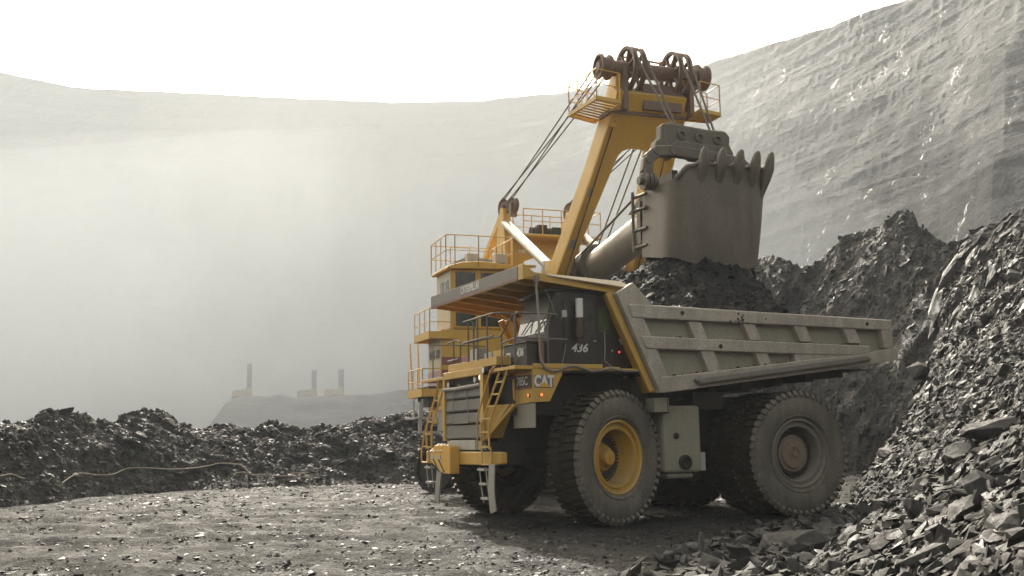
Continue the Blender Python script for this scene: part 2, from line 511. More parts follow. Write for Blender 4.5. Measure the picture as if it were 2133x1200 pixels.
# ground: polar sheet, fine inside the view, reaching past the pit walls
az = np.radians(np.concatenate([np.linspace(-180, -34, 50)[:-1], np.linspace(-34, 34, 560), np.linspace(34, 180, 50)[1:-1]]))
rad = np.concatenate([[0.3, 1.5, 3.0, 4.5], np.geomspace(6, 70, 620), np.geomspace(75, 1600, 40)])
A_, R_ = np.meshgrid(az, rad, indexing='ij')
GX, GY = R_ * np.sin(A_), R_ * np.cos(A_)
def ground_z(x, y):
    z = 0.10 * fbm(x, y, 9, 3, 1) + 0.045 * fbm(x, y, 1.6, 4, 5)
    # wheel ruts curving past the truck front
    for off in (-6.5, -3.4, 0.0, 2.6, 5.8, 9.5):
        yy = 21.5 + off + 0.012 * (x + 6) ** 2
        d = (y - yy) + 0.4 * vnoise(x / 3, y / 3, 9)
        m = 1 / (1 + np.exp((x + 0.5) * 1.3))
        z = z - 0.10 * np.exp(-(d / 0.45) ** 2) * m + 0.07 * np.exp(-((np.abs(d) - 0.9) / 0.3) ** 2) * m
    fade = np.clip((90 - np.hypot(x, y)) / 40, 0, 1)
    near = np.exp(-((x - 3.5) ** 2 + (y - 27) ** 2) / 60)
    return z * fade * (1 - 0.75 * near) - 0.03
rd = np.hypot(GX, GY)
GZ = ground_z(GX, GY) + 0.022 * fbm(GX, GY, 0.22, 3, 31, ridged=True) * np.clip((45 - rd) / 15, 0, 1)
GP = np.stack([GX, GY, GZ], -1)
ground = grid_mesh('ground', GP, M_ground, wrap=True, flip=True)
tag(ground, 'dark crushed shale floor of the pit with wheel ruts', kind='structure')

def px_to_dir(px, py):
    """horizontal slope x/D and rise z/D of a photograph pixel (used once to survey skylines)"""
    u, v = px - 1066.5, 600 - py
    cr, sr = math.cos(ROLL), math.sin(ROLL)
    a = cr * u - sr * v; b = sr * u + cr * v
    y = 2183 * math.cos(PITCH) - b * math.sin(PITCH)
    z = 2183 * math.sin(PITCH) + b * math.cos(PITCH)
    return a / y, z / y
def skyline(pts, D):
    """survey: list of (px,py) at distances D -> world points"""
    out = []
    for (px, py), d in zip(pts, D):
        s, t = px_to_dir(px, py)
        out.append((s * d, d, CAM_H + t * d))
    return np.array(out)

# --- spoil berm on the left
bc = [(-260, 850), (-120, 862), (0, 868), (60, 862), (110, 851), (160, 860), (185, 878), (250, 864), (300, 855), (335, 856), (370, 872), (430, 884), (520, 888),
      (570, 880), (630, 888), (690, 882), (750, 866), (800, 864), (850, 850), (890, 856), (960, 850), (1100, 860), (1300, 870)]
bx = np.array([p[0] for p in bc])
bD = np.interp(bx, [-260, 0, 300, 600, 900, 1300], [36, 40, 48, 54, 58, 60])
crest = skyline(bc, bD)
crest[:, 2] -= 0.22
base = crest.copy(); base[:, 1] -= np.interp(bx, [-260, 0, 400, 900, 1300], [5.0, 5.5, 6.5, 8.5, 9]); base[:, 0] *= 0.93; base[:, 2] = -0.25
mid = base * 0.45 + crest * 0.55; mid[:, 2] = crest[:, 2] * 0.62
back = crest.copy(); back[:, 1] += 1.3; back[:, 2] -= 0.1
back2 = crest.copy(); back2[:, 1] += 6; back2[:, 2] = -0.3
BP = ruled([base, mid, crest, back, back2], [50, 45, 10, 12], 620)
lump = fbm(BP[..., 0], BP[..., 1] * 1.2, 2.2, 4, 3, ridged=True) * 0.20 + fbm(BP[..., 0], BP[..., 1] + BP[..., 2], 0.55, 3, 8, ridged=True) * 0.085
vv = np.linspace(0, 1, BP.shape[1])[None, :]
BP[..., 2] += lump * np.clip(vv * 4, 0.3, 1) - 0.05
BP[..., 1] -= fbm(BP[..., 0], BP[..., 2] * 1.4, 1.4, 4, 12) * 0.35
berm = grid_mesh('spoil_berm', BP, M_berm, smooth=False)
tag(berm, 'long dark heap of dug spoil crossing behind the tracks', kind='structure')

# --- far heap: the dug face behind the truck
fc = [(1180, 640), (1300, 610), (1400, 580), (1500, 560), (1575, 541), (1605, 535), (1640, 545), (1665, 552), (1700, 538), (1745, 505), (1790, 482), (1815, 475), (1850, 458), (1872, 446), (1900, 450), (1918, 476), (1950, 488), (1975, 498), (2030, 476), (2133, 452), (2300, 430)]
fx = np.array([p[0] for p in fc])
fD = np.interp(fx, [1180, 1575, 1800, 1980, 2300], [70, 66, 60, 54, 50])
crest2 = skyline(fc, fD); crest2[:, 2] -= 0.25
base2 = crest2.copy(); base2[:, 1] -= np.interp(fx, [1180, 1575, 1980, 2300], [11, 9.5, 8.5, 8]); base2[:, 0] -= np.interp(fx, [1180, 1980, 2300], [0, 2.5, 4]); base2[:, 2] = -0.4
m2 = base2 * 0.55 + crest2 * 0.45; m2[:, 2] = crest2[:, 2] * 0.52
m3 = base2 * 0.2 + crest2 * 0.8; m3[:, 2] = crest2[:, 2] * 0.84
bk = crest2.copy(); bk[:, 1] += 3; bk[:, 2] -= 0.4
bk2 = crest2.copy(); bk2[:, 1] += 22; bk2[:, 2] = -0.5
FP = ruled([base2, m2, m3, crest2, bk, bk2], [60, 60, 50, 12, 10], 560)
sh = fbm(FP[..., 0] * 0.8 - FP[..., 2] * 0.7, FP[..., 2] * 0.35 + FP[..., 0] * 0.3, 1.8, 5, 21, ridged=True)
FP[..., 1] -= sh * 0.5
FP[..., 2] += fbm(FP[..., 0], FP[..., 1], 2.6, 5, 22, ridged=True) * 0.2 + fbm(FP[..., 0], FP[..., 1] + FP[..., 2], 0.6, 3, 25, ridged=True) * 0.13
far_heap = grid_mesh('rock_face', FP, M_face, smooth=False)
tag(far_heap, 'jagged face of blasted rock being dug behind the truck', kind='structure')

# --- near rubble slope at the right
toe = np.array([(2.6, 7, -.3), (2.9, 11, -.3), (3.6, 15.2, -.3), (5.4, 19.4, -.3), (7.6, 22.3, -.3), (9.35, 25.0, -.3), (9.7, 27.5, -.3), (10.0, 30.5, -.3), (10.6, 34, -.3), (11.8, 37.5, -.3), (13.6, 40.5, -.3), (16, 43.5, -.3), (19, 46, -.3), (23, 48, -.3)])
top = np.array([(15, 4, 6), (15.5, 8, 7), (16.5, 13, 8.2), (18.5, 19, 9.6), (20, 25, 10.2), (20.8, 31, 10.3), (21.2, 35, 10.4), (20.6, 38.5, 10.7), (20.1, 40.8, 10.6), (19.8, 42.3, 10.2), (19.3, 43.6, 9.9), (19.3, 44.6, 9.8), (21.5, 46, 9.8), (25, 47.5, 9.8)])
top2 = top + np.array([9, 0, 0.5])
top3 = top + np.array([40, 6, 3.0])
q1 = toe * 0.66 + top * 0.34; q1[:, 2] = 2.3 + 0.2 * np.sin(np.arange(len(toe)))
q2 = toe * 0.36 + top * 0.64; q2[:, 2] = top[:, 2] * 0.53
q3 = toe * 0.14 + top * 0.86; q3[:, 2] = top[:, 2] * 0.84
toe[:, 2] = -0.25
NP = ruled([toe, q1, q2, q3, top, top2, top3], [130, 130, 110, 70, 14, 8], 760)
up = np.clip(NP[..., 2] / 3.0, 0, 1)
dirn = np.array([-0.85, -0.52, 0.0])
cr_ = fbm(NP[..., 1] * 0.75 + NP[..., 2] * 0.95, NP[..., 2] * 0.3 - NP[..., 1] * 0.2, 1.9, 5, 41, ridged=True)
NP += dirn * (cr_ * 0.33 * np.clip((NP[..., 2] - 3.2) / 3, 0.03, 1))[..., None]
NP[..., 2] += fbm(NP[..., 0], NP[..., 1], 2.5, 4, 42) * 0.28 * np.clip(up + .25, 0, 1) + fbm(NP[..., 0], NP[..., 1], 0.45, 3, 43, ridged=True) * (0.05 + 0.04 * up)
near_heap = grid_mesh('rubble_slope', NP, M_slope, smooth=False)
tag(near_heap, 'steep slope of loose shale rubble rising at the right', kind='structure')

# --- pit walls
wpx = [-700, -300, 0, 150, 350, 600, 800, 1000, 1190, 1330, 1460, 1600, 1760, 1880, 2000, 2133, 2400, 2900]
wty = [90, 120, 152, 184, 194, 206, 213, 209, 193, 170, 140, 96, 46, 0, -45, -100, -220, -420]
wD = np.interp(wpx, [-700, 0, 600, 1000, 1190, 1460, 1760, 2133, 2900], [500, 540, 560, 520, 470, 380, 300, 220, 150])
ridge = skyline(list(zip(wpx, wty)), wD)
hz = ridge[:, 2]
foot = ridge.copy()
foot[:, 0] *= 0.58; foot[:, 1] *= 0.58; foot[:, 2] = -1
foot[:, 0] -= np.interp(wpx, [0, 1460, 2133, 2900], [0, 0, 12, 14])
def lev(a, z):
    p = foot * (1 - a) + ridge * a
    p[:, 2] = hz * z
    return p
back_ = ridge * 1.02; back_[:, 2] = hz + 0.5
backf = ridge * 2.2; backf[:, 2] = hz + 4
WP = ruled([foot, lev(.13, .20), lev(.22, .215), lev(.36, .42), lev(.45, .435), lev(.60, .66), lev(.70, .675), lev(.86, .87), lev(.93, .88), ridge, back_, backf],
           [40, 12, 44, 12, 50, 14, 44, 10, 30, 5, 4], 1100)
wob = fbm(WP[..., 0] + WP[..., 1] * .5, WP[..., 2] * 0.8, 26, 5, 51, ridged=True)
gul = fbm((WP[..., 0] - WP[..., 1] * 0.8) * 1.0 + WP[..., 2] * .25, WP[..., 2] * 0.16, 7, 5, 52, ridged=True)
rr_ = np.hypot(WP[..., 0], WP[..., 1])
amp = np.clip((rr_ - 60) / 160, 0.35, 1.2) * np.clip(np.minimum(WP[..., 2] / 6, 1), 0, 1)
last = np.ones(WP.shape[1]); last[-12:] = np.linspace(1, 0, 12)
strat = fbm(WP[..., 0] * .06 + WP[..., 1] * .06, WP[..., 2] + WP[..., 0] * .05, 5.0, 5, 57, ridged=True)
fin = fbm(WP[..., 0] - WP[..., 1] * .7, WP[..., 2] * 1.2 + WP[..., 0] * .2, 3.6, 5, 58, ridged=True)
push = (wob * 0.8 + gul * 0.06 + strat * 0.50 + fin * .34) * amp * last[None, :]
WP[..., 0] -= push * WP[..., 0] / rr_; WP[..., 1] -= push * WP[..., 1] / rr_
WP[..., 2] += fbm(WP[..., 0], WP[..., 1], 30, 4, 55) * 0.9 * last[None, :]
pit_wall = grid_mesh('pit_wall', WP, M_wall, smooth=False)
tag(pit_wall, 'high terraced wall of the open pit curving round behind', kind='structure')

# --- low bench with the drills
gx = [(330, 912), (430, 905), (470, 840), (500, 829), (620, 829), (740, 824), (830, 818), (900, 815), (1000, 820), (1200, 850), (1500, 880)]
D2 = [200] * len(gx)
c4 = skyline(gx, D2)
b4 = c4.copy(); b4[:, 1] -= 40; b4[:, 2] = -1; b4[:, 0] *= 0.86
t4 = c4.copy(); t4[:, 1] += 60; t4[:, 0] *= 1.3
e4 = t4.copy(); e4[:, 1] += 30; e4[:, 2] = -1
HP = ruled([b4, c4, t4, e4], [60, 20, 8], 300)
HP[..., 2] += fbm(HP[..., 0], HP[..., 1], 5, 5, 61) * 0.5
bench = grid_mesh('pit_bench', HP, M_wall)
bench.data.materials[0] = M_bench
tag(bench, 'low gravel bench in the haze that carries the drill rigs', kind='structure')
# ------------------------------------------------------------------ haul truck
truck = empty('haul_truck', (0.87, 26.42, 0.0), 3.5821)
tag(truck, 'big dusty yellow mining dump truck with grey ribbed body and number 436 on its cab', 'dump truck')

# chassis
m = MB()
for s in (-1, 1):
    m.box(-7.6, 1.9, s * 0.62, s * 1.05, 1.75, 2.65)
m.box(-0.5, 0.5, -1.4, 1.4, 1.9, 2.5)
m.box(1.2, 2.2, -1.1, 1.1, 1.35, 1.9)
m.box(-3.6, -0.6, -1.0, 1.0, 1.5, 2.3)
m.box(-7.2, -1.3, -1.3, 1.3, 2.65, 2.95)
m.box(-0.9, 1.9, -2.0, 2.0, 2.5, 3.4)
m.box(-1.5, -0.9, -2.5, 2.5, 2.7, 3.35)
m.build('chassis_frame', M_dark, truck, bevel=0.02)
m = MB()
m.tube([(-5.2, -2.9, 1.53), (-5.2, 2.9, 1.53)], 0.55, 24)
m.lathe([(0.0, -.85), (0.5, -.8), (0.8, -.5), (0.92, 0), (0.8, .5), (0.5, .8), (0, .85)], 28, Matrix.Translation((-5.2, 0, 1.53)))
m.bar((-5.2, 0, 1.5), (-2.6, 0, 1.9), 1.5, 0.6, w2=0.8)
m.build('rear_axle_housing', M_dark, truck)
m = MB()
m.tube([(0.02, -2.2, 1.5), (0.02, 2.2, 1.5)], 0.3, 16)
for s in (-1, 1):
    m.tube([(0.0, s * 1.75, 1.2), (-0.1, s * 1.65, 3.2)], 0.24, 18)
    m.box(-0.3, 0.3, s * 1.5, s * 2.1, 1.2, 1.8)
m.build('front_axle', M_dark, truck)

# ---- wheels
def make_tyre(R=1.53, W=0.46):
    m = MB()
    prof = [(0.80, -0.33), (0.84, -0.38), (1.0, -W + .01), (1.17, -W), (1.30, -W + .015), (1.40, -W + .05), (1.455, -0.36), (1.47, -0.2), (1.475, 0),
            (1.47, 0.2), (1.455, 0.36), (1.40, W - .05), (1.30, W - .015), (1.17, W), (1.0, W - .01), (0.84, 0.38), (0.80, 0.33)]
    m.lathe(prof, 96)
    # a shallow moulded ring low on each sidewall
    for s in (-1, 1):
        m.lathe([(0.90, s * .415), (0.905, s * .438), (0.93, s * .444), (0.94, s * .425)], 96)
    nl = 50
    for k in range(nl):
        a = 2 * math.pi * k / nl
        for s in (-1, 1):
            a0 = a + (0.5 * 2 * math.pi / nl if s > 0 else 0)
            def P(r, y, da):
                t = a0 + da
                return (r * math.cos(t), s * y, r * math.sin(t))
            hw = 0.036
            # shoulder lug: tapers inward over the tread, wraps down over the shoulder
            q0 = [P(1.34, W - .035, -hw * .75), P(1.34, W - .035, hw * .75), P(1.42, W + .012, hw), P(1.42, W + .012, -hw)]
            q1 = [P(1.44, .30, -hw), P(1.44, .30, hw), P(R - .01, W - .06, hw * .95), P(R - .01, W - .06, -hw * .95)]
            q2 = [P(1.44, .02, -hw - .03), P(1.44, .02, hw - .03), P(R, .05, hw * .8 - .03), P(R, .05, -hw * .8 - .03)]
            vs = [*q0, *q1, *q2]
            fs = [(3, 2, 1, 0), (0, 1, 5, 4), (1, 2, 6, 5), (2, 3, 7, 6), (3, 0, 4, 7), (4, 5, 9, 8), (5, 6, 10, 9), (6, 7, 11, 10), (7, 4, 8, 11), (8, 9, 10, 11)]
            m.add(vs, fs)
    return m
def make_rim(front=True):
    m = MB()
    if front:
        prof = [(0.835, .33), (0.84, .385), (0.81, .40), (0.775, .375), (0.76, .30), (0.70, .30), (0.675, .335), (0.64, .33), (0.62, .27), (0.60, .05), (0.57, -.12), (0.50, -.17), (0.30, -.15), (0.0, -.14)]
    else:
        prof = [(0.835, .33), (0.84, .385), (0.80, .40), (0.775, .36), (0.765, .31), (0.70, .31), (0.685, .335), (0.655, .33), (0.64, .27), (0.62, .02), (0.60, -.12), (0.44, -.16), (0.0, -.16)]
    m.lathe(prof, 72)
    return m
def make_hub(front=True):
    m = MB()
    if front:
        m.lathe([(0.30, -.16), (0.30, -.05), (0.26, -.02), (0.20, -.02), (0.19, .10), (0.165, .14), (0.06, .155), (0.05, .175), (0.0, .175)], 36)
        for k in range(16):
            a = 2 * math.pi * k / 16
            m.tube([(0.255 * math.cos(a), -.03, 0.255 * math.sin(a)), (0.255 * math.cos(a), .005, 0.255 * math.sin(a))], 0.016, 6)
        for k in range(40):
            a = 2 * math.pi * k / 40
            m.tube([(0.53 * math.cos(a), -.16, 0.53 * math.sin(a)), (0.53 * math.cos(a), -.10, 0.53 * math.sin(a))], 0.013, 6)
    else:
        m.lathe([(0.46, -.18), (0.46, .10), (0.44, .14), (0.40, .15), (0.385, .135), (0.365, .15), (0.345, .19), (0.16, .205), (0.15, .185), (0.08, .18), (0.07, .22), (0.0, .225)], 48)
        for k in range(5):
            a = 2 * math.pi * k / 5 + .3
            m.bar((0.06 * math.cos(a), .20, 0.06 * math.sin(a)), (0.17 * math.cos(a), .20, 0.17 * math.sin(a)), 0.022, 0.03, up=(0, 1, 0))
        for k in range(24):
            a = 2 * math.pi * k / 24
            m.tube([(0.42 * math.cos(a), .13, 0.42 * math.sin(a)), (0.42 * math.cos(a), .16, 0.42 * math.sin(a))], 0.012, 6)
    return m
def wheel_root(loc, ang, spin):
    o = MB().add([(0, 0, 0), (0.01, 0, 0), (0, 0, 0.01)], [(0, 1, 2)])
    return o
_tm = make_tyre()
wheel_specs = [('front', (-0.12, 2.56, 1.51), 0.3315, 1), ('front', (0.18, -2.55, 1.51), 0.3315, -1),
               ('rear', (-5.2, 2.78, 1.50), 0.0, 1), ('rear', (-5.2, 1.80, 1.50), 0.0, 1),
               ('rear', (-5.2, -1.76, 1.50), 0.0, -1), ('rear', (-5.2, -2.78, 1.50), 0.0, -1)]
tyre0 = {}
for wi, (kind, loc, ang, side) in enumerate(wheel_specs):
    # the wheel disc carrier is the part; tyre, rim and hub are its pieces
    w = MB()
    w.lathe([(0.62, -0.34), (0.66, -0.30), (0.80, -0.36), (0.80, 0.30), (0.70, 0.26), (0.62, -0.1), (0.0, -0.22)], 48)
    carrier = w.build('wheel', M_dark if kind == 'front' else M_rimg, truck)
    carrier.location = loc
    carrier.rotation_euler = (0, 0, ang + (math.pi if side < 0 else 0))
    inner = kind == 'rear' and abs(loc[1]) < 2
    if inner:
        if 'inner' not in tyre0: tyre0['inner'] = _tm.build('tyre', M_tread, carrier); t = tyre0['inner']  # inner tyres all dark: the gap's shade put into the rubber colour
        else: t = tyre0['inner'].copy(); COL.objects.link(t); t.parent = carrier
    elif 'tyre' not in tyre0:
        t = _tm.build('tyre', M_tyre, carrier); tyre0['tyre'] = t
        t.data.materials.append(M_tread)
        for p_ in t.data.polygons:
            if abs(p_.center.y) < .36 and math.hypot(p_.center.x, p_.center.z) > 1.3: p_.material_index = 1
    else:
        t = tyre0['tyre'].copy(); COL.objects.link(t); t.parent = carrier
    t.rotation_euler = (0, [0.02, 0.9, 0.05, 1.3, 0.6, 2.0][wi], 0)
    k1 = 'rim' + kind
    if k1 not in tyre0:
        r = make_rim(kind == 'front').build('rim', M_yel if kind == 'front' else M_rimg, carrier); tyre0[k1] = r
    else:
        r = tyre0[k1].copy(); COL.objects.link(r); r.parent = carrier
    k2 = 'hub' + kind
    if k2 not in tyre0:
        h = make_hub(kind == 'front').build('hub', M_yel if kind == 'front' else M_hubb, carrier); tyre0[k2] = h
    else:
        h = tyre0[k2].copy(); COL.objects.link(h); h.parent = carrier

# ---- dump body
def bz_low(x):   # lower edge of the side
    return float(np.interp(x, [-8.63, -7.56, -5.3, -2.2, -1.29], [3.84, 3.69, 3.42, 3.06, 2.95]))
m = MB()   # floor and tail
fl = [(-1.25, 2.98), (-1.15, 3.25), (-7.5, 4.05), (-8.6, 4.2), (-8.63, 3.86), (-7.5, 3.72), (-5.3, 3.42), (-2.2, 3.06)]
m.prism(fl, 1, -2.9, 2.9)
for s in (-1, 1):
    m.prism([(-1.3, 2.96), (-7.4, 3.70), (-6.9, 3.42), (-5.4, 3.10), (-1.9, 2.72)], 1, s * 0.75, s * 1.15)
dump = m.build('dump_body', M_body, truck, bevel=0.015, label='grey ribbed steel dump body, open at the tail')
for x in (-2.2, -3.2, -4.2, -5.2, -6.2, -7.2):
    z = bz_low(x)
    MB().box(x - .12, x + .12, -2.5, 2.5, z - .24, z + .01).build('cross_bearer', M_dark, dump)
side_poly = [(-1.27, 2.97), (-0.20, 5.22), (-0.66, 5.48), (-1.16, 4.96), (-8.47, 4.86), (-8.47, 4.16), (-8.655, 4.15), (-8.63, 3.845), (-7.56, 3.69), (-5.3, 3.42), (-2.2, 3.06)]
for s in (-1, 1):
    MB().prism(side_poly, 1, s * 2.84, s * 2.96).build('side_wall', M_panel, dump)
    y0, y1 = s * 2.955, s * 3.15
    # front post: broad leaning band with the triangular head
    MB().prism([(-1.29, 2.95), (-0.20, 5.22), (-0.64, 5.485), (-1.17, 4.975), (-0.66, 4.975), (-0.93, 4.62), (-1.52, 3.30), (-1.66, 3.0)], 1, y0, s * 3.135).build('front_post', M_body, dump, bevel=0.012)
    MB().prism([(-0.45, 4.985), (-8.48, 4.875), (-8.47, 4.605), (-0.59, 4.665)], 1, y0, s * 3.16).build('top_rail', M_body, dump, bevel=0.025)
    MB().prism([(-0.78, 4.255), (-7.66, 4.18), (-7.66, 3.93), (-5.25, 3.925), (-0.93, 3.965)], 1, y0, s * 3.165).build('middle_rail', M_body, dump, bevel=0.025)
    MB().prism([(-1.30, 3.31), (-5.25, 3.745), (-7.7, 3.99), (-7.6, 3.68), (-5.3, 3.41), (-2.2, 3.05), (-1.45, 2.96), (-1.25, 2.955)], 1, y0, s * 3.17).build('lower_rail', M_body, dump, bevel=0.02)
    MB().prism([(-5.22, 3.95), (-7.66, 4.0), (-8.48, 4.16), (-8.64, 4.15), (-8.63, 3.85), (-7.58, 3.70), (-5.25, 3.5)], 1, y0, s * 3.142).build('tail_plate', M_body, dump, bevel=0.012)
    MB().prism([(-8.10, 4.62), (-8.475, 4.62), (-8.475, 4.14), (-8.17, 4.14)], 1, y0, s * 3.148).build('tail_post', M_body, dump, bevel=0.012)
    for x0, x1 in ((-2.13, -2.49), (-3.73, -4.07), (-5.27, -5.64), (-6.84, -7.24)):
        MB().prism([(x0, 4.63), (x1, 4.63), (x1 - .18, 4.24), (x0 - .18, 4.24)], 1, y0, s * 3.12).build('rib', M_body, dump, bevel=0.01)
    for x0, x1, zb in ((-2.45, -2.83, 3.42), (-4.04, -4.40, 3.62)):
        d = (3.95 - zb) * 0.42
        MB().prism([(x0, 3.95), (x1, 3.95), (x1 - d, zb), (x0 - d, zb)], 1, y0, s * 3.12).build('rib', M_body, dump, bevel=0.01)
    # rub tube along the bottom
    m = MB()
    pts = [(-2.25, 3.20), (-4.5, 3.47), (-6.2, 3.67), (-7.5, 3.85)]
    m.prism([(-2.14, 3.27), (-2.3, 3.34), (-7.42, 3.95), (-7.62, 3.84), (-7.5, 3.77), (-2.3, 3.13)], 1, s * 3.165, s * 3.30)
    m.build('rub_rail', M_steel if s > 0 else M_body, dump, bevel=0.05)
hole = [(-1.95, 4.82, 3.163), (-7.62, 4.745, 3.163), (-3.0, 4.06, 3.168)]
for x, z, y in hole:
    MB().tube([(x, y - .03, z), (x, y + .006, z)], 0.055, 12).build('drain_hole', M_dark, dump)
# front wall (yellow, leaning) with posts
m = MB()
m.hexa([(-1.27, -2.96, 2.97), (-1.27, 2.96, 2.97), (-0.20, 2.96, 5.22), (-0.20, -2.96, 5.22)],
       [(-1.20, -2.96, 2.97), (-1.20, 2.96, 2.97), (-0.13, 2.96, 5.22), (-0.13, -2.96, 5.22)])
for y in (-2.95, -2.2, -1.45, -.7, 0, .7, 1.45, 2.2, 2.95):
    m.bar((-1.15, y, 3.0), (-0.06, y, 5.24), 0.1, 0.14, up=(1, 0, 0))
m.build('front_wall', M_yel, dump, bevel=0.008)

# canopy over the cab
cz = lambda x: float(np.interp(x, [-0.3, 2.04], [5.44, 5.56]))
m = MB()
m.hexa([(-0.62, -2.85, 5.44), (-0.62, 2.85, 5.44), (2.02, 2.85, 5.60), (2.02, -2.85, 5.60)],
       [(-0.62, -2.85, 5.49), (-0.62, 2.85, 5.49), (2.02, 2.85, 5.66), (2.02, -2.85, 5.66)])
for s in (-1, 1):   # deepening side beams
    m.prism([(2.02, 5.49), (2.02, 5.64), (-0.66, 5.47), (-0.22, 5.22), (-0.1, 5.27)], 1, s * 2.78, s * 2.852)
for y in np.linspace(-2.2, 2.2, 6):
    m.prism([(2.0, 5.50), (2.0, 5.61), (-0.4, 5.45), (-0.5, 4.9), (-0.26, 5.0), (0.25, 5.30)], 1, y - .05, y + .05)
canopy = m.build('canopy', M_yel, truck, bevel=0.008)
m = MB()
m.box(1.99, 2.04, -2.86, 2.86, 5.47, 5.81)
m.box(1.7, 1.99, -2.86, 2.86, 5.75, 5.80)
for s in (-1, 1):
    m.prism([(2.03, 5.48), (2.03, 5.80), (1.72, 5.62), (1.72, 5.55)], 1, s * 2.80, s * 2.865)
m.build('front_fascia', M_yel, canopy, bevel=0.008)
MB().box(2.04, 2.052, -2.84, 2.60, 5.49, 5.80).build('fascia_decal', M_decal, canopy)
MB().box(2.052, 2.056, -2.82, 2.59, 5.515, 5.53).build('fascia_stripe', M_letred, canopy)
for s in (1, -1):
    MB().hexa([(1.43, s * 2.83, 5.625), (1.43, s * 2.88, 5.585), (-0.72, s * 3.04, 5.365), (-0.50, s * 2.83, 5.545)],
              [(1.43, s * 2.83, 5.605), (1.43, s * 2.87, 5.565), (-0.72, s * 3.03, 5.345), (-0.50, s * 2.83, 5.525)]).build('side_flange', M_cream, canopy)  # yellow lip in pale cream: its sun glare put into the colour
text_mesh('lettering', 'CATERPILLAR', 0.25, frame((2.058, -0.12, 5.665), (0, 1, 0), (0, 0, 1)), M_white, canopy, bold=0.006, sx=0.78)
m = MB(); m.add([(2.066, -.50, 5.59), (2.066, -.40, 5.59), (2.066, -.45, 5.65)], [(0, 1, 2)])
m.build('lettering_mark', M_letyel, canopy)

# ---- deck, fenders, front
m = MB()
m.box(-1.0, 1.84, -2.9, 2.9, 3.44, 3.52)
m.box(1.84, 2.30, 1.62, 2.9, 3.47, 3.55)
m.box(1.84, 2.30, -2.9, -1.3, 3.47, 3.55)
m.box(1.70, 1.86, -2.88, -1.3, 3.30, 3.44)
m.box(0.10, 1.84, 2.82, 2.925, 3.50, 3.60)
m.box(-0.35, 0.02, 2.82, 2.92, 3.46, 3.55)
m.build('deck', M_yel, truck, bevel=0.008)
for s in (-1, 1):
    fend = MB()
    fend.hexa([(1.78, s * 1.30, 2.70), (1.78, s * 2.9, 2.75), (1.78, s * 2.9, 3.47), (1.78, s * 1.30, 3.47)][::s],
              [(1.86, s * 1.30, 2.70), (1.86, s * 2.9, 2.75), (1.86, s * 2.9, 3.47), (1.86, s * 1.30, 3.47)][::s])
    fend.prism([(1.86, 3.46), (1.13, 3.46), (1.13, 3.36), (1.45, 2.765), (1.86, 2.75)], 1, s * 2.84, s * 2.905)
    # sloping gusset from fender down to the grille foot
    fend.hexa([(1.86, s * 1.28, 1.98), (1.86, s * 1.95, 2.74), (1.86, s * 1.75, 2.74), (1.86, s * 1.28, 2.74)][::s],
              [(2.30, s * 1.28, 1.98), (1.98, s * 1.95, 2.74), (2.0, s * 1.75, 2.74), (2.30, s * 1.28, 2.74)][::s])
    fend.bar((2.28, s * 1.30, 1.98), (1.95, s * 2.15, 2.72), 0.10, 0.08)
    fend.build('front_fender', M_yel, truck, bevel=0.01, recalc=True)
for s in (-1, 1):   # dark arch over the wheels
    m = MB()
    arc = [(1.45, 2.76), (1.13, 3.38), (0.9, 3.42), (-0.75, 3.42), (-1.1, 3.33), (-1.35, 3.12), (-1.45, 2.9), (-1.62, 2.86), (-1.64, 2.5)]
    for (x0, z0), (x1, z1) in zip(arc[:-1], arc[1:]):
        m.hexa([(x0, s * 1.3, z0), (x0, s * 2.9, z0), (x0, s * 2.9, z0 + .05), (x0, s * 1.3, z0 + .05)],
               [(x1, s * 1.3, z1), (x1, s * 2.9, z1), (x1, s * 2.9, z1 + .05), (x1, s * 1.3, z1 + .05)])
    m.build('wheel_arch', M_dark, truck, recalc=True)
for s in (1, -1):
    MB().box(1.80, 1.83, s * 1.82, s * 2.9, 2.20, 2.735).build('mud_flap', M_rubber if s < 0 else M_panel, truck)
    MB().box(-1.68, -1.28, s * 2.45, s * 2.88, 2.52, 2.86).build('step_box', M_panel, truck, bevel=0.02)

# radiator
m = MB()
m.box(2.24, 2.36, -1.235, -1.12, 1.93, 3.62)
m.box(2.20, 2.36, 1.12, 1.30, 1.93, 3.62)
m.box(2.19, 2.36, -1.235, 1.30, 3.45, 3.625)
m.box(1.2, 2.30, -1.0, 1.95, 3.625, 3.82)
m.build('radiator_frame', M_yel, truck, bevel=0.012)
m = MB()
m.box(2.05, 2.16, -1.12, 1.12, 1.93, 3.45)
grille = m.build('radiator_grille', M_dark, truck)
for z0, z1 in ((2.95, 3.17), (2.64, 2.92), (2.34, 2.60), (1.98, 2.31)):
    MB().prism([(2.16, z0), (2.30, z0), (2.33, z0 + .03), (2.31, z1 - .03), (2.27, z1), (2.16, z1)], 1, -1.12, 1.12).build('louvre', M_grille, grille)
m = MB(); m.tube([(2.34, -1.16, 3.205), (2.35, -.4, 3.19), (2.35, .3, 3.2), (2.34, 1.12, 3.22)], 0.05, 12)
m.build('rolled_screen', M_rubber, grille)
m = MB()
m.tube([(2.36, -.55, 2.35), (2.36, -.53, 2.95), (2.365, -.42, 3.12), (2.37, -.25, 3.26)], .010, 6)
m.tube([(2.36, .42, 2.36), (2.36, .36, 2.9), (2.365, .3, 3.12), (2.37, -.2, 3.3)], .010, 6)
m.tube([(2.36, -.55, 2.35), (2.36, .42, 2.36)], .010, 6)
m.build('loose_wire', M_wire, grille)
m = MB()
m.box(2.30, 2.36, -.75, .82, 1.72, 1.95)
m.box(2.2, 2.3, -1.1, 1.1, 1.72, 1.93)
m.build('lower_panel', M_greyp, grille, bevel=0.01)
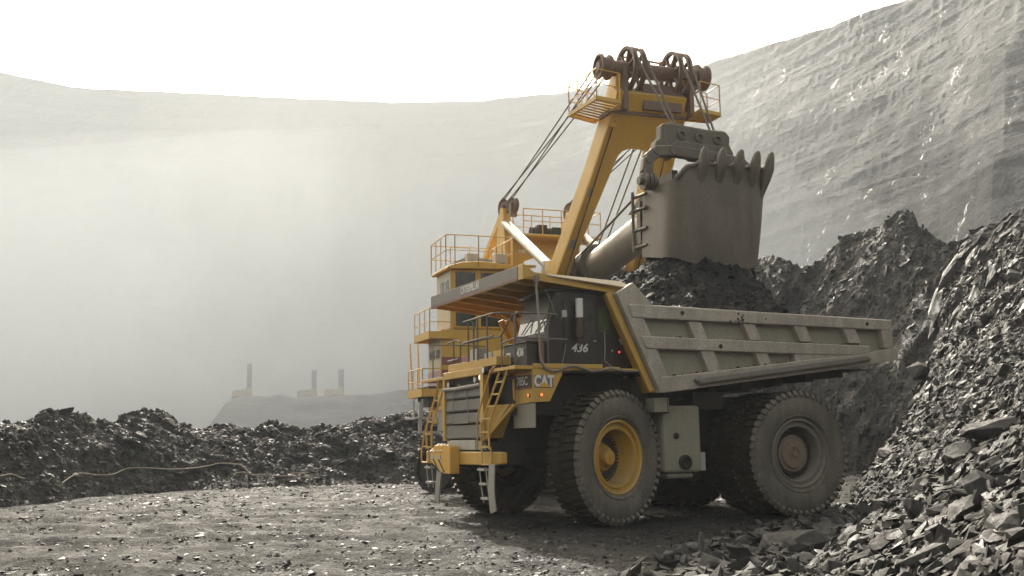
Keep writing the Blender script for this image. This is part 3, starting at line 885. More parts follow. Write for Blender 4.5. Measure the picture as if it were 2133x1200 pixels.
def lamp(name, c, r, d, mat_case, mat_lens, parent, ax=(1, 0, 0)):
    c = Vector(c); a = Vector(ax).normalized()
    o = MB().tube([c - a * d, c], r, 16).build(name, mat_case, parent)
    MB().tube([c, c + a * 0.012], r * 0.84, 16).build('lens', mat_lens, o)
    return o
lamp('headlight', (2.40, 1.42, 3.53), 0.085, 0.12, M_dark, M_lens, truck)
lamp('headlight', (2.30, .70, 3.36), 0.075, 0.10, M_greyp, M_lens, truck)
lamp('headlight', (2.30, 1.02, 3.40), 0.07, 0.08, M_dark, mat_emit('warm_headlamp_lens', (1.0, 0.78, 0.45), 0.9), truck)
lamp('headlight', (2.30, -.98, 3.32), 0.075, 0.10, M_dark, M_lens, truck)
lamp('marker_light', (1.67, 2.93, 2.91), 0.045, 0.04, M_dark, M_orange, truck, (0, 1, 0))
lamp('marker_light', (1.885, 2.72, 2.91), 0.040, 0.04, M_dark, M_orange, truck)
lamp('marker_light', (1.885, -2.72, 2.91), 0.040, 0.04, M_dark, M_orange, truck)

# bumper
m = MB()
m.box(2.15, 2.45, -2.20, 1.95, 1.38, 1.68)
m.hexa([(2.15, 1.95, 1.38), (2.45, 1.95, 1.38), (2.45, 1.95, 1.68), (2.15, 1.95, 1.68)], [(2.15, 2.14, 1.42), (2.30, 2.14, 1.42), (2.30, 2.14, 1.66), (2.15, 2.14, 1.66)])
m.box(1.6, 2.2, -.7, -.5, 1.4, 1.66); m.box(1.6, 2.2, .5, .7, 1.4, 1.66)
bumper = m.build('front_bumper', M_yel, truck, bevel=0.02)
for y in (-2.3, 1.62):
    MB().tube([(2.50, y, 1.42), (2.54, y, 1.40), (2.54, y, 1.74), (2.50, y + .02, 1.80), (2.48, y + .25, 1.80), (2.48, y + .36, 1.78), (2.48, y + .40, 1.45), (2.49, y + .32, 1.40), (2.54, y, 1.40)], .018, 8).build('bumper_handle', M_yel, bumper)
m = MB()
m.prism([(-1.33, 1.60), (-1.00, 1.84), (-0.05, 1.84), (.02, 1.79), (.02, 1.16), (-.45, 1.16), (-1.30, 1.45)], 0, 2.45, 2.70)
bx = m.build('tool_box', M_letyel, truck, bevel=0.02, label='yellow bumper box with slotted lid and clipped corner')
bx.location = (0, 0.06, 0)
m = MB()
for k in range(4):
    y = -1.12 + k * .22
    m.hexa([(2.695, y - .17, 1.66), (2.695, y - .05, 1.66), (2.5, y + .02, 1.845), (2.5, y - .10, 1.845)],
           [(2.725, y - .17, 1.69), (2.725, y - .05, 1.69), (2.52, y + .02, 1.875), (2.52, y - .10, 1.875)])
m.build('box_slat', M_cream, bx)
for k in range(2):
    y = -1.10 + k * .35
    MB().hexa([(2.70, y, 1.50), (2.70, y + .05, 1.50), (2.70, y + .45, 1.19), (2.70, y + .38, 1.19)], [(2.712, y, 1.50), (2.712, y + .05, 1.50), (2.712, y + .45, 1.19), (2.712, y + .38, 1.19)]).build('box_stripe', M_dark, bx)
for y in (-1.22, -.78):
    MB().box(2.70, 2.715, y, y + .2, 1.50, 1.60).build('box_label', M_greyp, bx)
# rubber straps and swinging steps
for y, zt, zb, bend in ((-1.06, 1.40, 0.45, -.12), (2.10, 1.42, 0.38, .14)):
    m = MB(); n = 8
    pts = [(2.50 + .05 * math.sin(k / n * 2), y + bend * (k / n) ** 2, zt + (zb - zt) * k / n) for k in range(n + 1)]
    for a, b in zip(pts[:-1], pts[1:]):
        m.bar(a, b, 0.30, 0.03, up=(1, 0, 0))
    m.build('rubber_strap', M_rubber, truck)
def swing_step(y, z0, z1, n, sway):
    m = MB()
    for dy in (0, .36):
        m.tube([(2.49, y + dy, z0), (2.49, y + dy + sway * .4, (z0 + z1) / 2), (2.49, y + dy + sway, z1)], .014, 6)
    for k in range(n):
        f = (k + .15) / (n - .5)
        z = z0 + (z1 - z0) * min(f, 1)
        m.box(2.42, 2.55, y + sway * f - .01, y + .37 + sway * f, z - .03, z + .02)
    return m.build('hanging_step', M_greyp, truck)
swing_step(-2.05, 1.34, 0.78, 2, .12)
swing_step(1.36, 1.34, 0.55, 3, .22)

# ladders
def ladder(p0, p1, w, n, name='ladder', mat=None):
    """p0/p1: foot and head of the inner stringer, w the offset vector to the other stringer"""
    p0, p1, w = Vector(p0), Vector(p1), Vector(w)
    m = MB()
    for o in (Vector(), w):
        m.tube([p0 + o, p0 + o + Vector((0, 0, .55)), p1 + o], .028, 8)
    lo = MB()
    o = m.build(name, mat or M_yel, truck)
    q = p0 + Vector((0, 0, .55))
    for k in range(n):
        f = k / (n - 1)
        a = p0 + Vector((0, 0, .05 + .5 * min(1, f * 4))) if f < .25 else q + (p1 - q) * ((f - .25) / .75)
        MB().bar(a, a + w, .05, .035).build('rung', mat or M_yel, o)
    return o
ladder((2.50, 1.52, 1.74), (2.24, 2.02, 3.50), (0.0, 0.42, 0.0), 7)
ladder((2.50, -2.02, 1.74), (2.24, -1.62, 3.50), (0.0, 0.36, 0.0), 7)
m = MB()
m.tube([(2.52, 1.32, 1.75), (2.50, 1.28, 2.5), (2.46, 1.42, 2.75), (2.34, 1.70, 3.50), (2.30, 1.78, 3.58), (2.26, 1.85, 3.60)], .024, 8)
m.build('ladder_handrail', M_yel, truck)
m = MB()
m.tube([(2.52, -2.30, 1.75), (2.50, -2.22, 2.1), (2.34, -1.72, 3.2), (2.30, -1.62, 3.50)], .024, 8)
m.build('ladder_handrail', M_yel, truck)
m = MB(); m.tube([(1.92, 2.08, 3.30), (1.95, 2.10, 3.26), (1.95, 2.12, 2.86), (1.92, 2.12, 2.82)], .03, 8)
m.build('grab_handle', M_yel, truck)

# door plates and numbers
MB().box(1.86, 1.872, 1.98, 2.84, 3.05, 3.36).build('model_plate', M_cab, truck)
MB().box(1.872, 1.876, 1.98, 2.84, 3.06, 3.085).build('model_plate_stripe', M_letred, truck)
text_mesh('model_lettering', '785C', 0.27, frame((1.88, 2.40, 3.22), (0, 1, 0), (0, 0, 1)), M_white, truck, bold=0.003, sx=0.95)
text_mesh('side_lettering', 'CAT', 0.34, frame((1.59, 2.912, 3.20), (-1, 0, 0), (0, 0, 1)), M_white, truck, bold=0.014, sx=0.72)
m = MB(); m.add([(1.76, 2.922, 3.08), (1.42, 2.922, 3.08), (1.59, 2.922, 3.2)], [(0, 1, 2)]); m.build('side_lettering_mark', M_letyel, truck)
m = MB(); m.box(1.36, 1.83, 2.905, 2.909, 3.06, 3.34); m.build('side_plate', M_decal, truck)

# dark cabinet on the deck
m = MB(); m.box(1.42, 1.95, 1.58, 2.80, 3.55, 4.06)
m.box(1.40, 1.97, 1.56, 2.82, 4.06, 4.10)
cbn = m.build('deck_cabinet', M_cab, truck, bevel=0.015)
MB().box(1.952, 1.960, 1.76, 1.96, 3.64, 3.90).build('notice_plate', M_white, cbn)
m = MB()
for k in range(4): m.box(1.961, 1.965, 1.79 + k * .04, 1.815 + k * .04, 3.79, 3.86)
m.box(1.961, 1.965, 1.79, 1.83, 3.68, 3.71); m.box(1.961, 1.965, 1.87, 1.93, 3.68, 3.72)
m.build('notice_marks', M_cab, cbn)
text_mesh('number', '436', 0.25, frame((1.968, 2.50, 3.86), (0, 1, 0), (0, 0, 1)), M_white, cbn, bold=0.006, shear=0.25, sx=0.95)
m = MB(); m.tube([(1.62, 2.88, 3.60), (1.62, 2.88, 4.05)], .055, 12)
m.tube([(1.62, 2.88, 4.05), (1.62, 2.88, 4.12)], .03, 12)
m.build('fire_extinguisher', M_red, truck)

# cab
m = MB()
m.prism([(1.30, 3.55), (1.34, 4.30), (1.10, 5.28), (-0.34, 5.28), (-0.36, 3.55)], 1, 1.0, 2.60)
m.box(-0.30, 1.28, 0.95, 2.65, 5.26, 5.34)
cab = m.build('cab', M_cab, truck, bevel=0.03)
MB().hexa([(1.26, 1.12, 4.66), (1.26, 2.50, 4.66), (1.135, 2.50, 5.18), (1.135, 1.12, 5.18)],
          [(1.285, 1.12, 4.66), (1.285, 2.50, 4.66), (1.160, 2.50, 5.18), (1.160, 1.12, 5.18)]).build('painted_screen_shade', M_cab, cab)  # dark sheet added over upper windscreen, stands in for the canopy's dark reflection
MB().hexa([(1.335, 1.10, 4.34), (1.335, 2.50, 4.34), (1.25, 2.50, 4.68), (1.25, 1.10, 4.68)],
          [(1.350, 1.10, 4.345), (1.350, 2.50, 4.345), (1.265, 2.50, 4.685), (1.265, 1.10, 4.685)]).build('windscreen', M_screen, cab)
m = MB()
for y in (1.35, 2.1):
    m.bar((1.37, y, 4.38), (1.30, y + .42, 4.72), .02, .02)
m.tube([(1.40, 1.9, 4.36), (1.38, 2.0, 4.62), (1.36, 2.25, 4.66), (1.38, 2.4, 4.40)], .014, 6)
m.build('wiper', M_rail, cab)
m = MB()
m.prism([(-0.30, 3.58), (-0.36, 4.62), (-0.5, 4.9), (-0.85, 4.3), (-0.98, 3.55)], 1, 1.0, 2.55)
m.build('rear_cabinet', M_cab, truck, bevel=0.02)
door = MB().box(0.06, 0.92, 2.60, 2.63, 3.60, 5.08).build('cab_door', M_cab, cab, bevel=0.01)
MB().prism([(0.20, 4.36), (0.80, 4.36), (0.80, 4.96), (0.20, 4.96)], 1, 2.630, 2.638).build('door_window', M_glass, cab)
MB().prism([(0.0, 4.36), (-0.32, 4.33), (-0.22, 4.95), (0.0, 4.95)], 1, 2.600, 2.612).build('side_window', M_glassg, cab)
MB().prism([(-0.34, 4.30), (-0.45, 4.30), (-0.36, 4.75)], 1, 2.55, 2.562).build('side_window', M_glassg, cab)
text_mesh('number', '436', 0.27, frame((0.54, 2.648, 3.98), (-1, 0, 0), (0, 0, 1)), M_white, cab, bold=0.006, shear=0.25, sx=1.05)
MB().box(0.10, 0.16, 2.63, 2.66, 4.14, 4.17).build('door_handle', M_greyp, cab)
# air cleaner and intake stack beside the cab
m = MB(); m.tube([(0.60, 2.80, 4.66), (0.60, 2.80, 5.10)], .085, 16); m.build('intake_stack', M_white, truck)
m = MB(); m.tube([(0.60, 2.80, 4.22), (0.60, 2.80, 4.66)], .10, 16); m.tube([(0.60, 2.80, 4.05), (0.60, 2.80, 4.22)], .05, 12); m.build('air_cleaner', M_dred, truck)
m = MB()
m.bar((1.02, 2.66, 4.62), (1.05, 2.92, 4.70), .02); m.bar((1.05, 2.92, 4.64), (1.05, 2.92, 4.80), .08, .10, up=(1, 0, 0))
m.build('mirror', M_greyp, cab, bevel=0.01)
lamp('tail_marker', (-0.55, 2.58, 3.92), .03, .03, M_dark, M_redlamp, truck, (0, 1, 0))
lamp('tail_marker', (-0.35, 2.58, 3.95), .03, .03, M_dark, M_lens, truck, (0, 1, 0))
m = MB(); m.bar((-0.62, 2.60, 4.10), (-0.55, 2.60, 4.22), .03); m.build('latch', M_greyp, truck)

# deck handrails
m = MB()
R = .022
m.tube([(2.24, 2.12, 3.5), (2.24, 2.12, 4.28), (2.24, 2.72, 4.68), (2.18, 2.82, 4.72), (1.40, 2.85, 4.72), (1.2, 2.85, 4.70)], R, 8)
m.tube([(2.24, 2.12, 4.10), (2.22, 2.80, 4.16), (2.10, 2.85, 4.17), (0.95, 2.82, 4.15)], R, 8)
m.tube([(2.24, 2.82, 3.5), (2.24, 2.82, 4.70)], R * 1.2, 8)
m.tube([(1.45, 2.86, 3.55), (1.45, 2.86, 4.72)], R, 8)
m.build('deck_handrail', M_rail, truck)
m = MB()
m.tube([(2.30, .02, 4.80), (2.30, 1.80, 4.82), (2.0, 2.1, 4.80), (1.9, 2.14, 4.7), (1.9, 2.14, 3.55)], R, 8)
m.tube([(2.30, .05, 4.29), (2.30, 1.80, 4.30)], R, 8)
m.tube([(2.30, .30, 4.80), (2.28, .5, 4.79), (2.26, .56, 4.7), (2.26, .56, 3.82)], R, 8)
for y in (.33, .89, 1.45): m.tube([(2.30, y, 3.80), (2.30, y, 4.81)], R, 8)
m.build('deck_handrail', M_rail, truck)
m = MB()
m.tube([(2.26, -1.1, 4.38), (2.26, -.5, 4.40), (2.24, -.32, 4.36), (2.24, -.32, 3.6)], R, 8)
m.tube([(2.26, -1.1, 3.92), (2.26, -.45, 3.94)], R, 8)
m.tube([(2.26, -.72, 3.6), (2.26, -.72, 4.40)], R, 8)
m.tube([(2.26, -.3, 4.28), (2.25, 2.1, 4.26)], R * .8, 8)
m.build('deck_handrail', M_rail, truck)
m = MB()
m.tube([(2.0, -2.85, 3.5), (2.0, -2.85, 4.5), (0.4, -2.85, 4.5), (.4, -2.85, 3.5)], R, 8)
m.build('deck_handrail', M_rail, truck)
m = MB(); m.box(1.75, 1.95, -.42, .12, 3.82, 4.16); m.build('deck_box', M_greyp, truck, bevel=0.01); m = MB(); m.box(1.5, 1.9, .35, .8, 3.82, 4.02); m.build('deck_box', M_greyp, truck, bevel=0.01)
m = MB(); m.box(1.4, 1.9, -1.2, -.5, 3.6, 4.05); m.tube([(1.7, -.6, 4.05), (1.7, -.6, 4.3)], .05); m.build('battery_box', M_red, truck, bevel=0.01)
m = MB(); m.box(1.0, 1.9, .85, 1.9, 3.8, 4.02); m.build('tank_box', M_yel, truck, bevel=0.02)
# slack hose hung from the canopy to the deck, and the draped cables
m = MB()
m.tube([(1.72, 2.90, 5.52), (1.74, 2.92, 5.3), (1.70, 2.92, 4.6), (1.70, 2.94, 4.1), (1.69, 2.95, 3.72), (1.60, 2.95, 3.52), (1.42, 2.95, 3.43), (1.25, 2.94, 3.44), (1.05, 2.94, 3.53), (.85, 2.94, 3.56), (.6, 2.94, 3.50), (.4, 2.94, 3.44), (.15, 2.94, 3.46), (-.1, 2.93, 3.52), (-.25, 2.93, 3.49), (-.5, 2.93, 3.46), (-.9, 2.93, 3.46)], .028, 8)
m.tube([(1.74 + .07 * math.cos(t), 2.93, 5.48 + .09 * math.sin(t)) for t in np.linspace(0, 6.3, 14)], .016, 6)
m.tube([(-.10, 2.70, 4.36), (-.08, 2.74, 3.95), (-.02, 2.8, 3.7), (-.18, 2.9, 3.52), (-.45, 2.94, 3.44)], .014, 6)
m.tube([(1.10, 2.66, 4.64), (1.3, 2.8, 4.95), (1.5, 2.86, 5.3)], .010, 6)
m.tube([(.9, 2.68, 4.05), (1.02, 2.7, 3.6)], .010, 6)
m.build('slack_cable', M_wire, truck)
# tank under the body
m = MB(); m.box(-2.66, -1.62, 1.75, 2.70, 1.12, 2.68); m.box(-2.50, -1.75, 1.8, 2.6, .98, 1.12)
tank = m.build('hydraulic_tank', M_panel, truck, bevel=0.07)
m = MB(); T_ = Matrix.Translation((-2.17, 2.70, 1.36)); m.lathe([(.17, -.02), (.17, .06), (.13, .08), (.12, .03), (.05, .03), (.04, .07), (0, .07)], 24, T_)
m.build('tank_cap', M_dark, tank)
m = MB()
m.lathe([(.07, -.02), (.07, .04), (.04, .05), (0, .05)], 18, Matrix.Translation((-1.95, 2.70, 1.98))); m.build('tank_cap', M_dark, tank)
MB().box(-2.84, -2.68, 2.2, 2.6, 1.14, 1.58).build('side_box', M_greyp, tank, bevel=0.02)
m = MB(); m.box(-3.42, -2.55, 1.9, 2.6, 2.60, 3.0); m.build('filter_box', M_dark, truck, bevel=0.02)
m = MB()
for y in (-1.0, 1.0): m.tube([(-2.2, y, 1.7), (-3.0, y, 3.1)], .16, 16)
m.build('hoist_cylinder', M_dark, truck)

# muck splashed on the upper rail and rib
random.seed(5)
m = MB()
for k in range(26):
    x = -3.72 + random.gauss(0, .28); z = 4.72 + random.gauss(0, .09)
    y = 3.162 if 4.62 < z < 4.87 else (3.124 if -4.1 < x < -3.75 and z < 4.6 else 99)
    if y > 9: continue
    r = random.uniform(.008, .032)
    m.lathe([(r, -.004), (r * .8, r * .35), (0, r * .5)], 8, Matrix.Translation((x, y, z)))
sp = m.build('mud_spatter', M_dark, dump)
sp['kind'] = 'stuff'
# ------------------------------------------------------------------ mining shovel
shovel = empty('mining_shovel', (1.2, 42.0, 0.0), math.radians(-70))
tag(shovel, 'tall yellow electric rope shovel emptying its toothed dipper over the truck', 'mining shovel')
# crawlers (turned under the house)
ca = math.radians(50)
def crawler(yc):
    m = MB()
    L_, H_ = 3.4, 0.8
    M = Matrix.Rotation(ca, 4, 'Z')
    n = 58
    per = []
    for k in range(n):
        t = k / n * (4 * L_ + 2 * math.pi * H_)
        if t < 2 * L_: per.append((-L_ + t, 0.06 + 2 * H_ - .0, 0))
        elif t < 2 * L_ + math.pi * H_:
            a = (t - 2 * L_) / H_; per.append((L_ + H_ * math.sin(a), .06 + H_ + H_ * math.cos(a), a))
        elif t < 4 * L_ + math.pi * H_: per.append((L_ - (t - 2 * L_ - math.pi * H_), 0.06, math.pi))
        else:
            a = math.pi + (t - 4 * L_ - math.pi * H_) / H_; per.append((-L_ + H_ * math.sin(a), .06 + H_ + H_ * math.cos(a), a))
    for x, z, a in per:
        c, s_ = math.cos(-a), math.sin(-a)
        def q(u, w, y): return M @ Vector((x + u * c - w * s_, y, z + u * s_ + w * c))
        lo = [q(-.15, -.07, yc - .6), q(.15, -.07, yc - .6), q(.15, .06, yc - .6), q(-.15, .06, yc - .6)]
        hi = [q(-.15, -.07, yc + .6), q(.15, -.07, yc + .6), q(.15, .06, yc + .6), q(-.15, .06, yc + .6)]
        m.hexa(lo, hi)
    o = m.build('crawler_track', M_dark, shovel)
    m = MB()
    m.hexa([M @ Vector((-L_, yc - .35, .3)), M @ Vector((L_, yc - .35, .3)), M @ Vector((L_, yc - .35, 1.45)), M @ Vector((-L_, yc - .35, 1.45))],
           [M @ Vector((-L_, yc + .35, .3)), M @ Vector((L_, yc + .35, .3)), M @ Vector((L_, yc + .35, 1.45)), M @ Vector((-L_, yc + .35, 1.45))])
    for k in range(7):
        x = -L_ + k * 2 * L_ / 6
        p = M @ Vector((x, yc - .5, .75)); q_ = M @ Vector((x, yc + .5, .75))
        m.tube([p, q_], 0.66 if k in (0, 6) else .42, 20)
    m.build('track_frame', M_dark, o)
crawler(-2.5); crawler(2.5)
m = MB()
m.tube([(0, 0, 1.3), (0, 0, 2.55)], 2.1, 32)
m.box(-6.6, 3.6, -2.7, 3.2, 2.55, 3.15)
m.box(3.6, 4.4, -1.5, 1.6, 2.6, 3.9)
m.build('revolving_frame', M_dark, shovel, bevel=0.03)
m = MB()
m.box(-6.6, 0.9, -2.5, 3.2, 3.15, 7.7)
m.box(0.9, 3.2, -1.6, 1.8, 3.15, 5.4)
for x in np.arange(-6.2, 0.9, 1.2): m.box(x, x + .08, -2.54, 3.24, 3.2, 7.74)
m.build('machinery_house', M_yel2, shovel, bevel=0.02)
# gantry
m = MB()
for y in (-1.45, 1.45):
    m.prism([(-1.45, 7.7), (0.30, 7.7), (0.25, 9.0), (-0.02, 11.2), (-0.38, 11.25), (-1.35, 9.2)], 1, y - .16, y + .16)
    m.bar((-.3, y, 11.1), (-5.5, y, 7.8), .25, .3)
m.prism([(-1.45, 7.7), (-1.45, 9.95), (1.45, 9.95), (1.45, 7.7), (1.2, 7.7), (1.15, 8.7), (.85, 9.1), (-.55, 9.1), (-.95, 8.95), (-1.12, 8.5), (-1.15, 7.7)], 0, .3, .62)
m.box(.2, 1.5, -1.35, 2.0, 9.80, 9.90)
gantry = m.build('gantry', M_yel2, shovel, bevel=0.02)
m = MB(); m.box(.62, .63, -1.2, -.92, 9.28, 9.40); m.build('plate', M_white, gantry)
m = MB(); m.tube([(.8, -.75, 10.1), (.8, .05, 10.1)], .2, 14); m.box(.55, 1.05, .1, .5, 9.9, 10.3); m.box(.6, 1.0, -.5, -.1, 10.0, 10.38); m.build('winch', M_dark, gantry, bevel=0.02)
m = MB()
for x in (.3, 1.5):
    m.tube([(x, -1.3, 10.88), (x, 2.0, 10.88)], .022, 6); m.tube([(x, -1.3, 10.4), (x, 2.0, 10.4)], .018, 6)
    for y in (-1.3, -.5, .3, 1.1, 2.0): m.tube([(x, y, 9.9), (x, y, 10.88)], .022, 6)
m.tube([(.3, 2.0, 10.88), (1.5, 2.0, 10.88)], .022, 6)
m.build('gantry_handrail', M_yel2, gantry)
for y in (-1.45, 1.45):
    for x, z, r in ((-.25, 11.25, .40), (.75, 11.15, .33)):
        m = MB(); m.lathe([(r - .1, -.04), (r, -.09), (r - .05, 0), (r, .09), (r - .1, .04), (0.05, .04), (0.05, -.04), (r - .1, -.04)], 24, Matrix.Translation((x, y, z)) @ Matrix.Rotation(.2, 4, 'Z'))
        m.box(x - .1, x + .1, y - .13, y + .13, z - .45, z + .1)
        m.build('gantry_sheave', M_rust, gantry)
    m = MB(); m.tube([(-.15, y, 10.6), (4.35, y, 8.15)], .19, 16)
    m.box(4.15, 4.5, y - .18, y + .18, 7.85, 8.3); m.build('boom_strut', M_tube, shovel)

# boom in its own plane: s up the boom, w across
BF, BD = Vector((2.45, .05, 4.3)), Vector((.63, 0, .777)).normalized()
BN = Vector((-BD.z, 0, BD.x))
def bp(s, w, t): return BF + BD * s + Vector((0, w, 0)) + BN * t
out = [(-.2, -2.05), (4.5, -1.72), (8.4, -1.36), (10.9, -1.22), (10.9, 1.45), (8.4, 1.55), (4.5, 1.72), (-.2, 2.0)]
inn = [(-.2, 1.42), (5.0, 1.18), (8.9, .62)] + [(8.9 + .55 * math.sin(a), .62 * math.cos(a) ** .6 if a < math.pi / 2 else -.62 * abs(math.cos(a)) ** .6) for a in np.linspace(.25, math.pi - .25, 9)] + [(8.9, -.62), (5.0, -1.18), (-.2, -1.42)]
poly = out + inn
m = MB(); n = len(poly)
vs = [bp(s, w, -.32) for s, w in poly] + [bp(s, w, .32) for s, w in poly]
m.add(vs, [tuple(range(n)), tuple(range(n, 2 * n))[::-1]] + [(i, n + i, n + (i + 1) % n, (i + 1) % n) for i in range(n)])
boom = m.build('boom', M_yel2, shovel, bevel=0.015, recalc=True)
for sgn in (-1, 1):   # raised edge flanges, cover plates and a grease line on each leg
    m = MB()
    for (s0, w0), (s1, w1) in zip(out[:3] if sgn < 0 else [(-.2, 2.0), (4.5, 1.72), (8.4, 1.55)], (out[1:4] if sgn < 0 else [(4.5, 1.72), (8.4, 1.55), (10.9, 1.45)])):
        for t in (-.34, .34):
            m.hexa([bp(s0, w0 - sgn * .01, t - .03), bp(s0, w0 - sgn * .10, t - .03), bp(s0, w0 - sgn * .10, t + .03), bp(s0, w0 - sgn * .01, t + .03)],
                   [bp(s1, w1 - sgn * .01, t - .03), bp(s1, w1 - sgn * .10, t - .03), bp(s1, w1 - sgn * .10, t + .03), bp(s1, w1 - sgn * .01, t + .03)])
    m.build('edge_flange', M_yel2, boom, recalc=True)
    MB().tube([bp(s_, sgn * (1.9 - s_ * .055) - sgn * .28, -.36) for s_ in np.linspace(.5, 10.4, 14)], .022, 6).build('grease_line', M_rope, boom)
    for s_ in (2.2, 5.6, 7.6):
        w_ = sgn * (1.66 - s_ * .05)
        m = MB(); m.hexa([bp(s_, w_ - .12, -.335), bp(s_, w_ + .12, -.335), bp(s_ + .35, w_ + .12, -.335), bp(s_ + .35, w_ - .12, -.335)], [bp(s_, w_ - .12, -.35), bp(s_, w_ + .12, -.35), bp(s_ + .35, w_ + .12, -.35), bp(s_ + .35, w_ - .12, -.35)])
        m.build('cover_plate', M_panel, boom, recalc=True)
m = MB()
for w in (-1.1, 1.3):
    m.hexa([bp(10.2, w - .1, -.45), bp(10.2, w + .1, -.45), bp(10.2, w + .1, .5), bp(10.2, w - .1, .5)],
           [Vector((9.65, .2 + w - .1, 13.95)), Vector((9.65, .2 + w + .1, 13.95)), Vector((9.25, .2 + w + .1, 14.0)), Vector((9.25, .2 + w - .1, 14.0))])
m.hexa([bp(10.75, -1.2, -.35), bp(10.75, 1.35, -.35), bp(10.75, 1.35, .3), bp(10.75, -1.2, .3)], [bp(11.35, -1.2, -.25), bp(11.35, 1.35, -.25), bp(11.35, 1.35, .2), bp(11.35, -1.2, .2)])
m.build('boom_head', M_yel2, boom, bevel=0.015, recalc=True)
m = MB(); m.box(9.1, 9.7, -.15, 1.25, 12.5, 13.35); m.box(9.0, 9.8, -.9, -.75, 12.4, 13.9); m.box(9.0, 9.8, 1.5, 1.65, 12.4, 13.9); m.box(8.6, 9.5, -1.25, 1.6, 12.35, 12.5); m.tube([(8.9, -.6, 12.75), (8.9, .9, 12.75)], .22, 14); m.build('head_bracket', M_rust, boom)
m = MB()
SX_, SZ_ = 9.45, 13.85
m.tube([(SX_, -1.35, SZ_), (SX_, 2.15, SZ_)], .13, 20)
m.tube([(SX_, -.15, SZ_), (SX_, 1.0, SZ_)], .25, 20)
m.tube([(SX_, -1.2, SZ_), (SX_, -.75, SZ_)], .26, 20)
m.tube([(SX_, 1.5, SZ_), (SX_, 1.9, SZ_)], .26, 20)
shaft = m.build('sheave_shaft', M_rust, boom)
for y, r in ((-.62, .76), (-.30, .74), (1.02, .76), (1.36, .74)):
    m = MB(); T_ = Matrix.Translation((SX_, y, SZ_))
    m.lathe([(r - .12, -.03), (r - .10, -.07), (r, -.08), (r - .045, 0), (r, .08), (r - .10, .07), (r - .12, .03)], 44, T_, close=True)
    m.lathe([(.13, -.13), (.24, -.13), (.24, .13), (.13, .13)], 20, T_)
    for k in range(7):
        a = 2 * math.pi * k / 7 + y
        m.bar((SX_ + .2 * math.cos(a), y, SZ_ + .2 * math.sin(a)), (SX_ + (r - .1) * math.cos(a), y, SZ_ + (r - .1) * math.sin(a)), .05, .11, up=(0, 1, 0))
    m.build('head_sheave', M_rust, boom)
for y, r in ((-1.45, .40), (2.12, .42)):
    m = MB(); s = 1 if y > 0 else -1
    m.lathe([(.1, -.22), (r, -.22), (r + .02, -.15), (r - .07, -.08), (r - .07, .06), (r + .02, .12), (r, .2), (r - .06, .2), (r - .08, .12), (.2, .1), (.16, .2), (0, .2)], 32, Matrix.Translation((SX_, y, SZ_)) @ Matrix.Rotation(0 if s > 0 else math.pi, 4, 'Z'))
    m.build('end_sheave', M_rust, boom)
# head platforms with rails
def platform(name, c, rails, z, mat, par, grate=True, h=1.0, th=.12):
    """c: corner list (x,y); rails: list of edges to guard"""
    m = MB(); n = len(c)
    for i in range(n):
        a, b = c[i], c[(i + 1) % n]
        m.bar((*a, z), (*b, z), .07, th)
    a0, a1, b1, b0 = c[0], c[1], c[2], c[3]
    if grate:
        for k in range(1, 9):
            f = k / 9
            m.bar((a0[0] + (b0[0] - a0[0]) * f, a0[1] + (b0[1] - a0[1]) * f, z), (a1[0] + (b1[0] - a1[0]) * f, a1[1] + (b1[1] - a1[1]) * f, z), .09, .03)
    else:
        m.hexa([(*a0, z - .02), (*a1, z - .02), (*b1, z - .02), (*b0, z - .02)], [(*a0, z + .02), (*a1, z + .02), (*b1, z + .02), (*b0, z + .02)])
    o = m.build(name, mat, par)
    m = MB()
    pts = [c[i] for i in rails]
    for hh, rr in ((h, .02), (h * .5, .016)):
        m.tube([(*p, z + hh) for p in pts], rr, 6)
    for a, b in zip(pts[:-1], pts[1:]):
        L = math.dist(a, b); k = max(1, int(round(L / .62)))
        for i in range(k + 1):
            f = i / k
            x, y = a[0] + (b[0] - a[0]) * f, a[1] + (b[1] - a[1]) * f
            m.tube([(x, y, z), (x, y, z + h)], .02, 6)
    m.build('handrail', mat, o)
    return o
platform('head_platform', [(8.5, -2.28), (8.05, -1.15), (10.2, -1.25), (10.4, -2.15)], [1, 0, 3, 2], 12.45, M_yel2, boom, h=.95)
platform('head_platform', [(9.2, 1.65), (9.2, 2.5), (10.0, 2.5), (10.2, 1.65)], [0, 1, 2, 3], 12.45, M_yel2, boom, h=1.0)
m = MB()
for y in (-.1, .9, 1.5): m.tube([(8.7, y, 13.9), (8.75, y + .12, 14.55)], .03, 6)
m.tube([(8.72, -.35, 14.58), (8.72, 1.85, 14.45)], .035, 6); m.tube([(8.72, -.2, 14.2), (8.72, 1.85, 14.12)], .025, 6)
for y in (.05, .55, 1.05): m.tube([(8.72, y, 14.55), (8.72, y + .25, 13.95)], .05, 6)
m.build('head_rail', M_rust, boom)

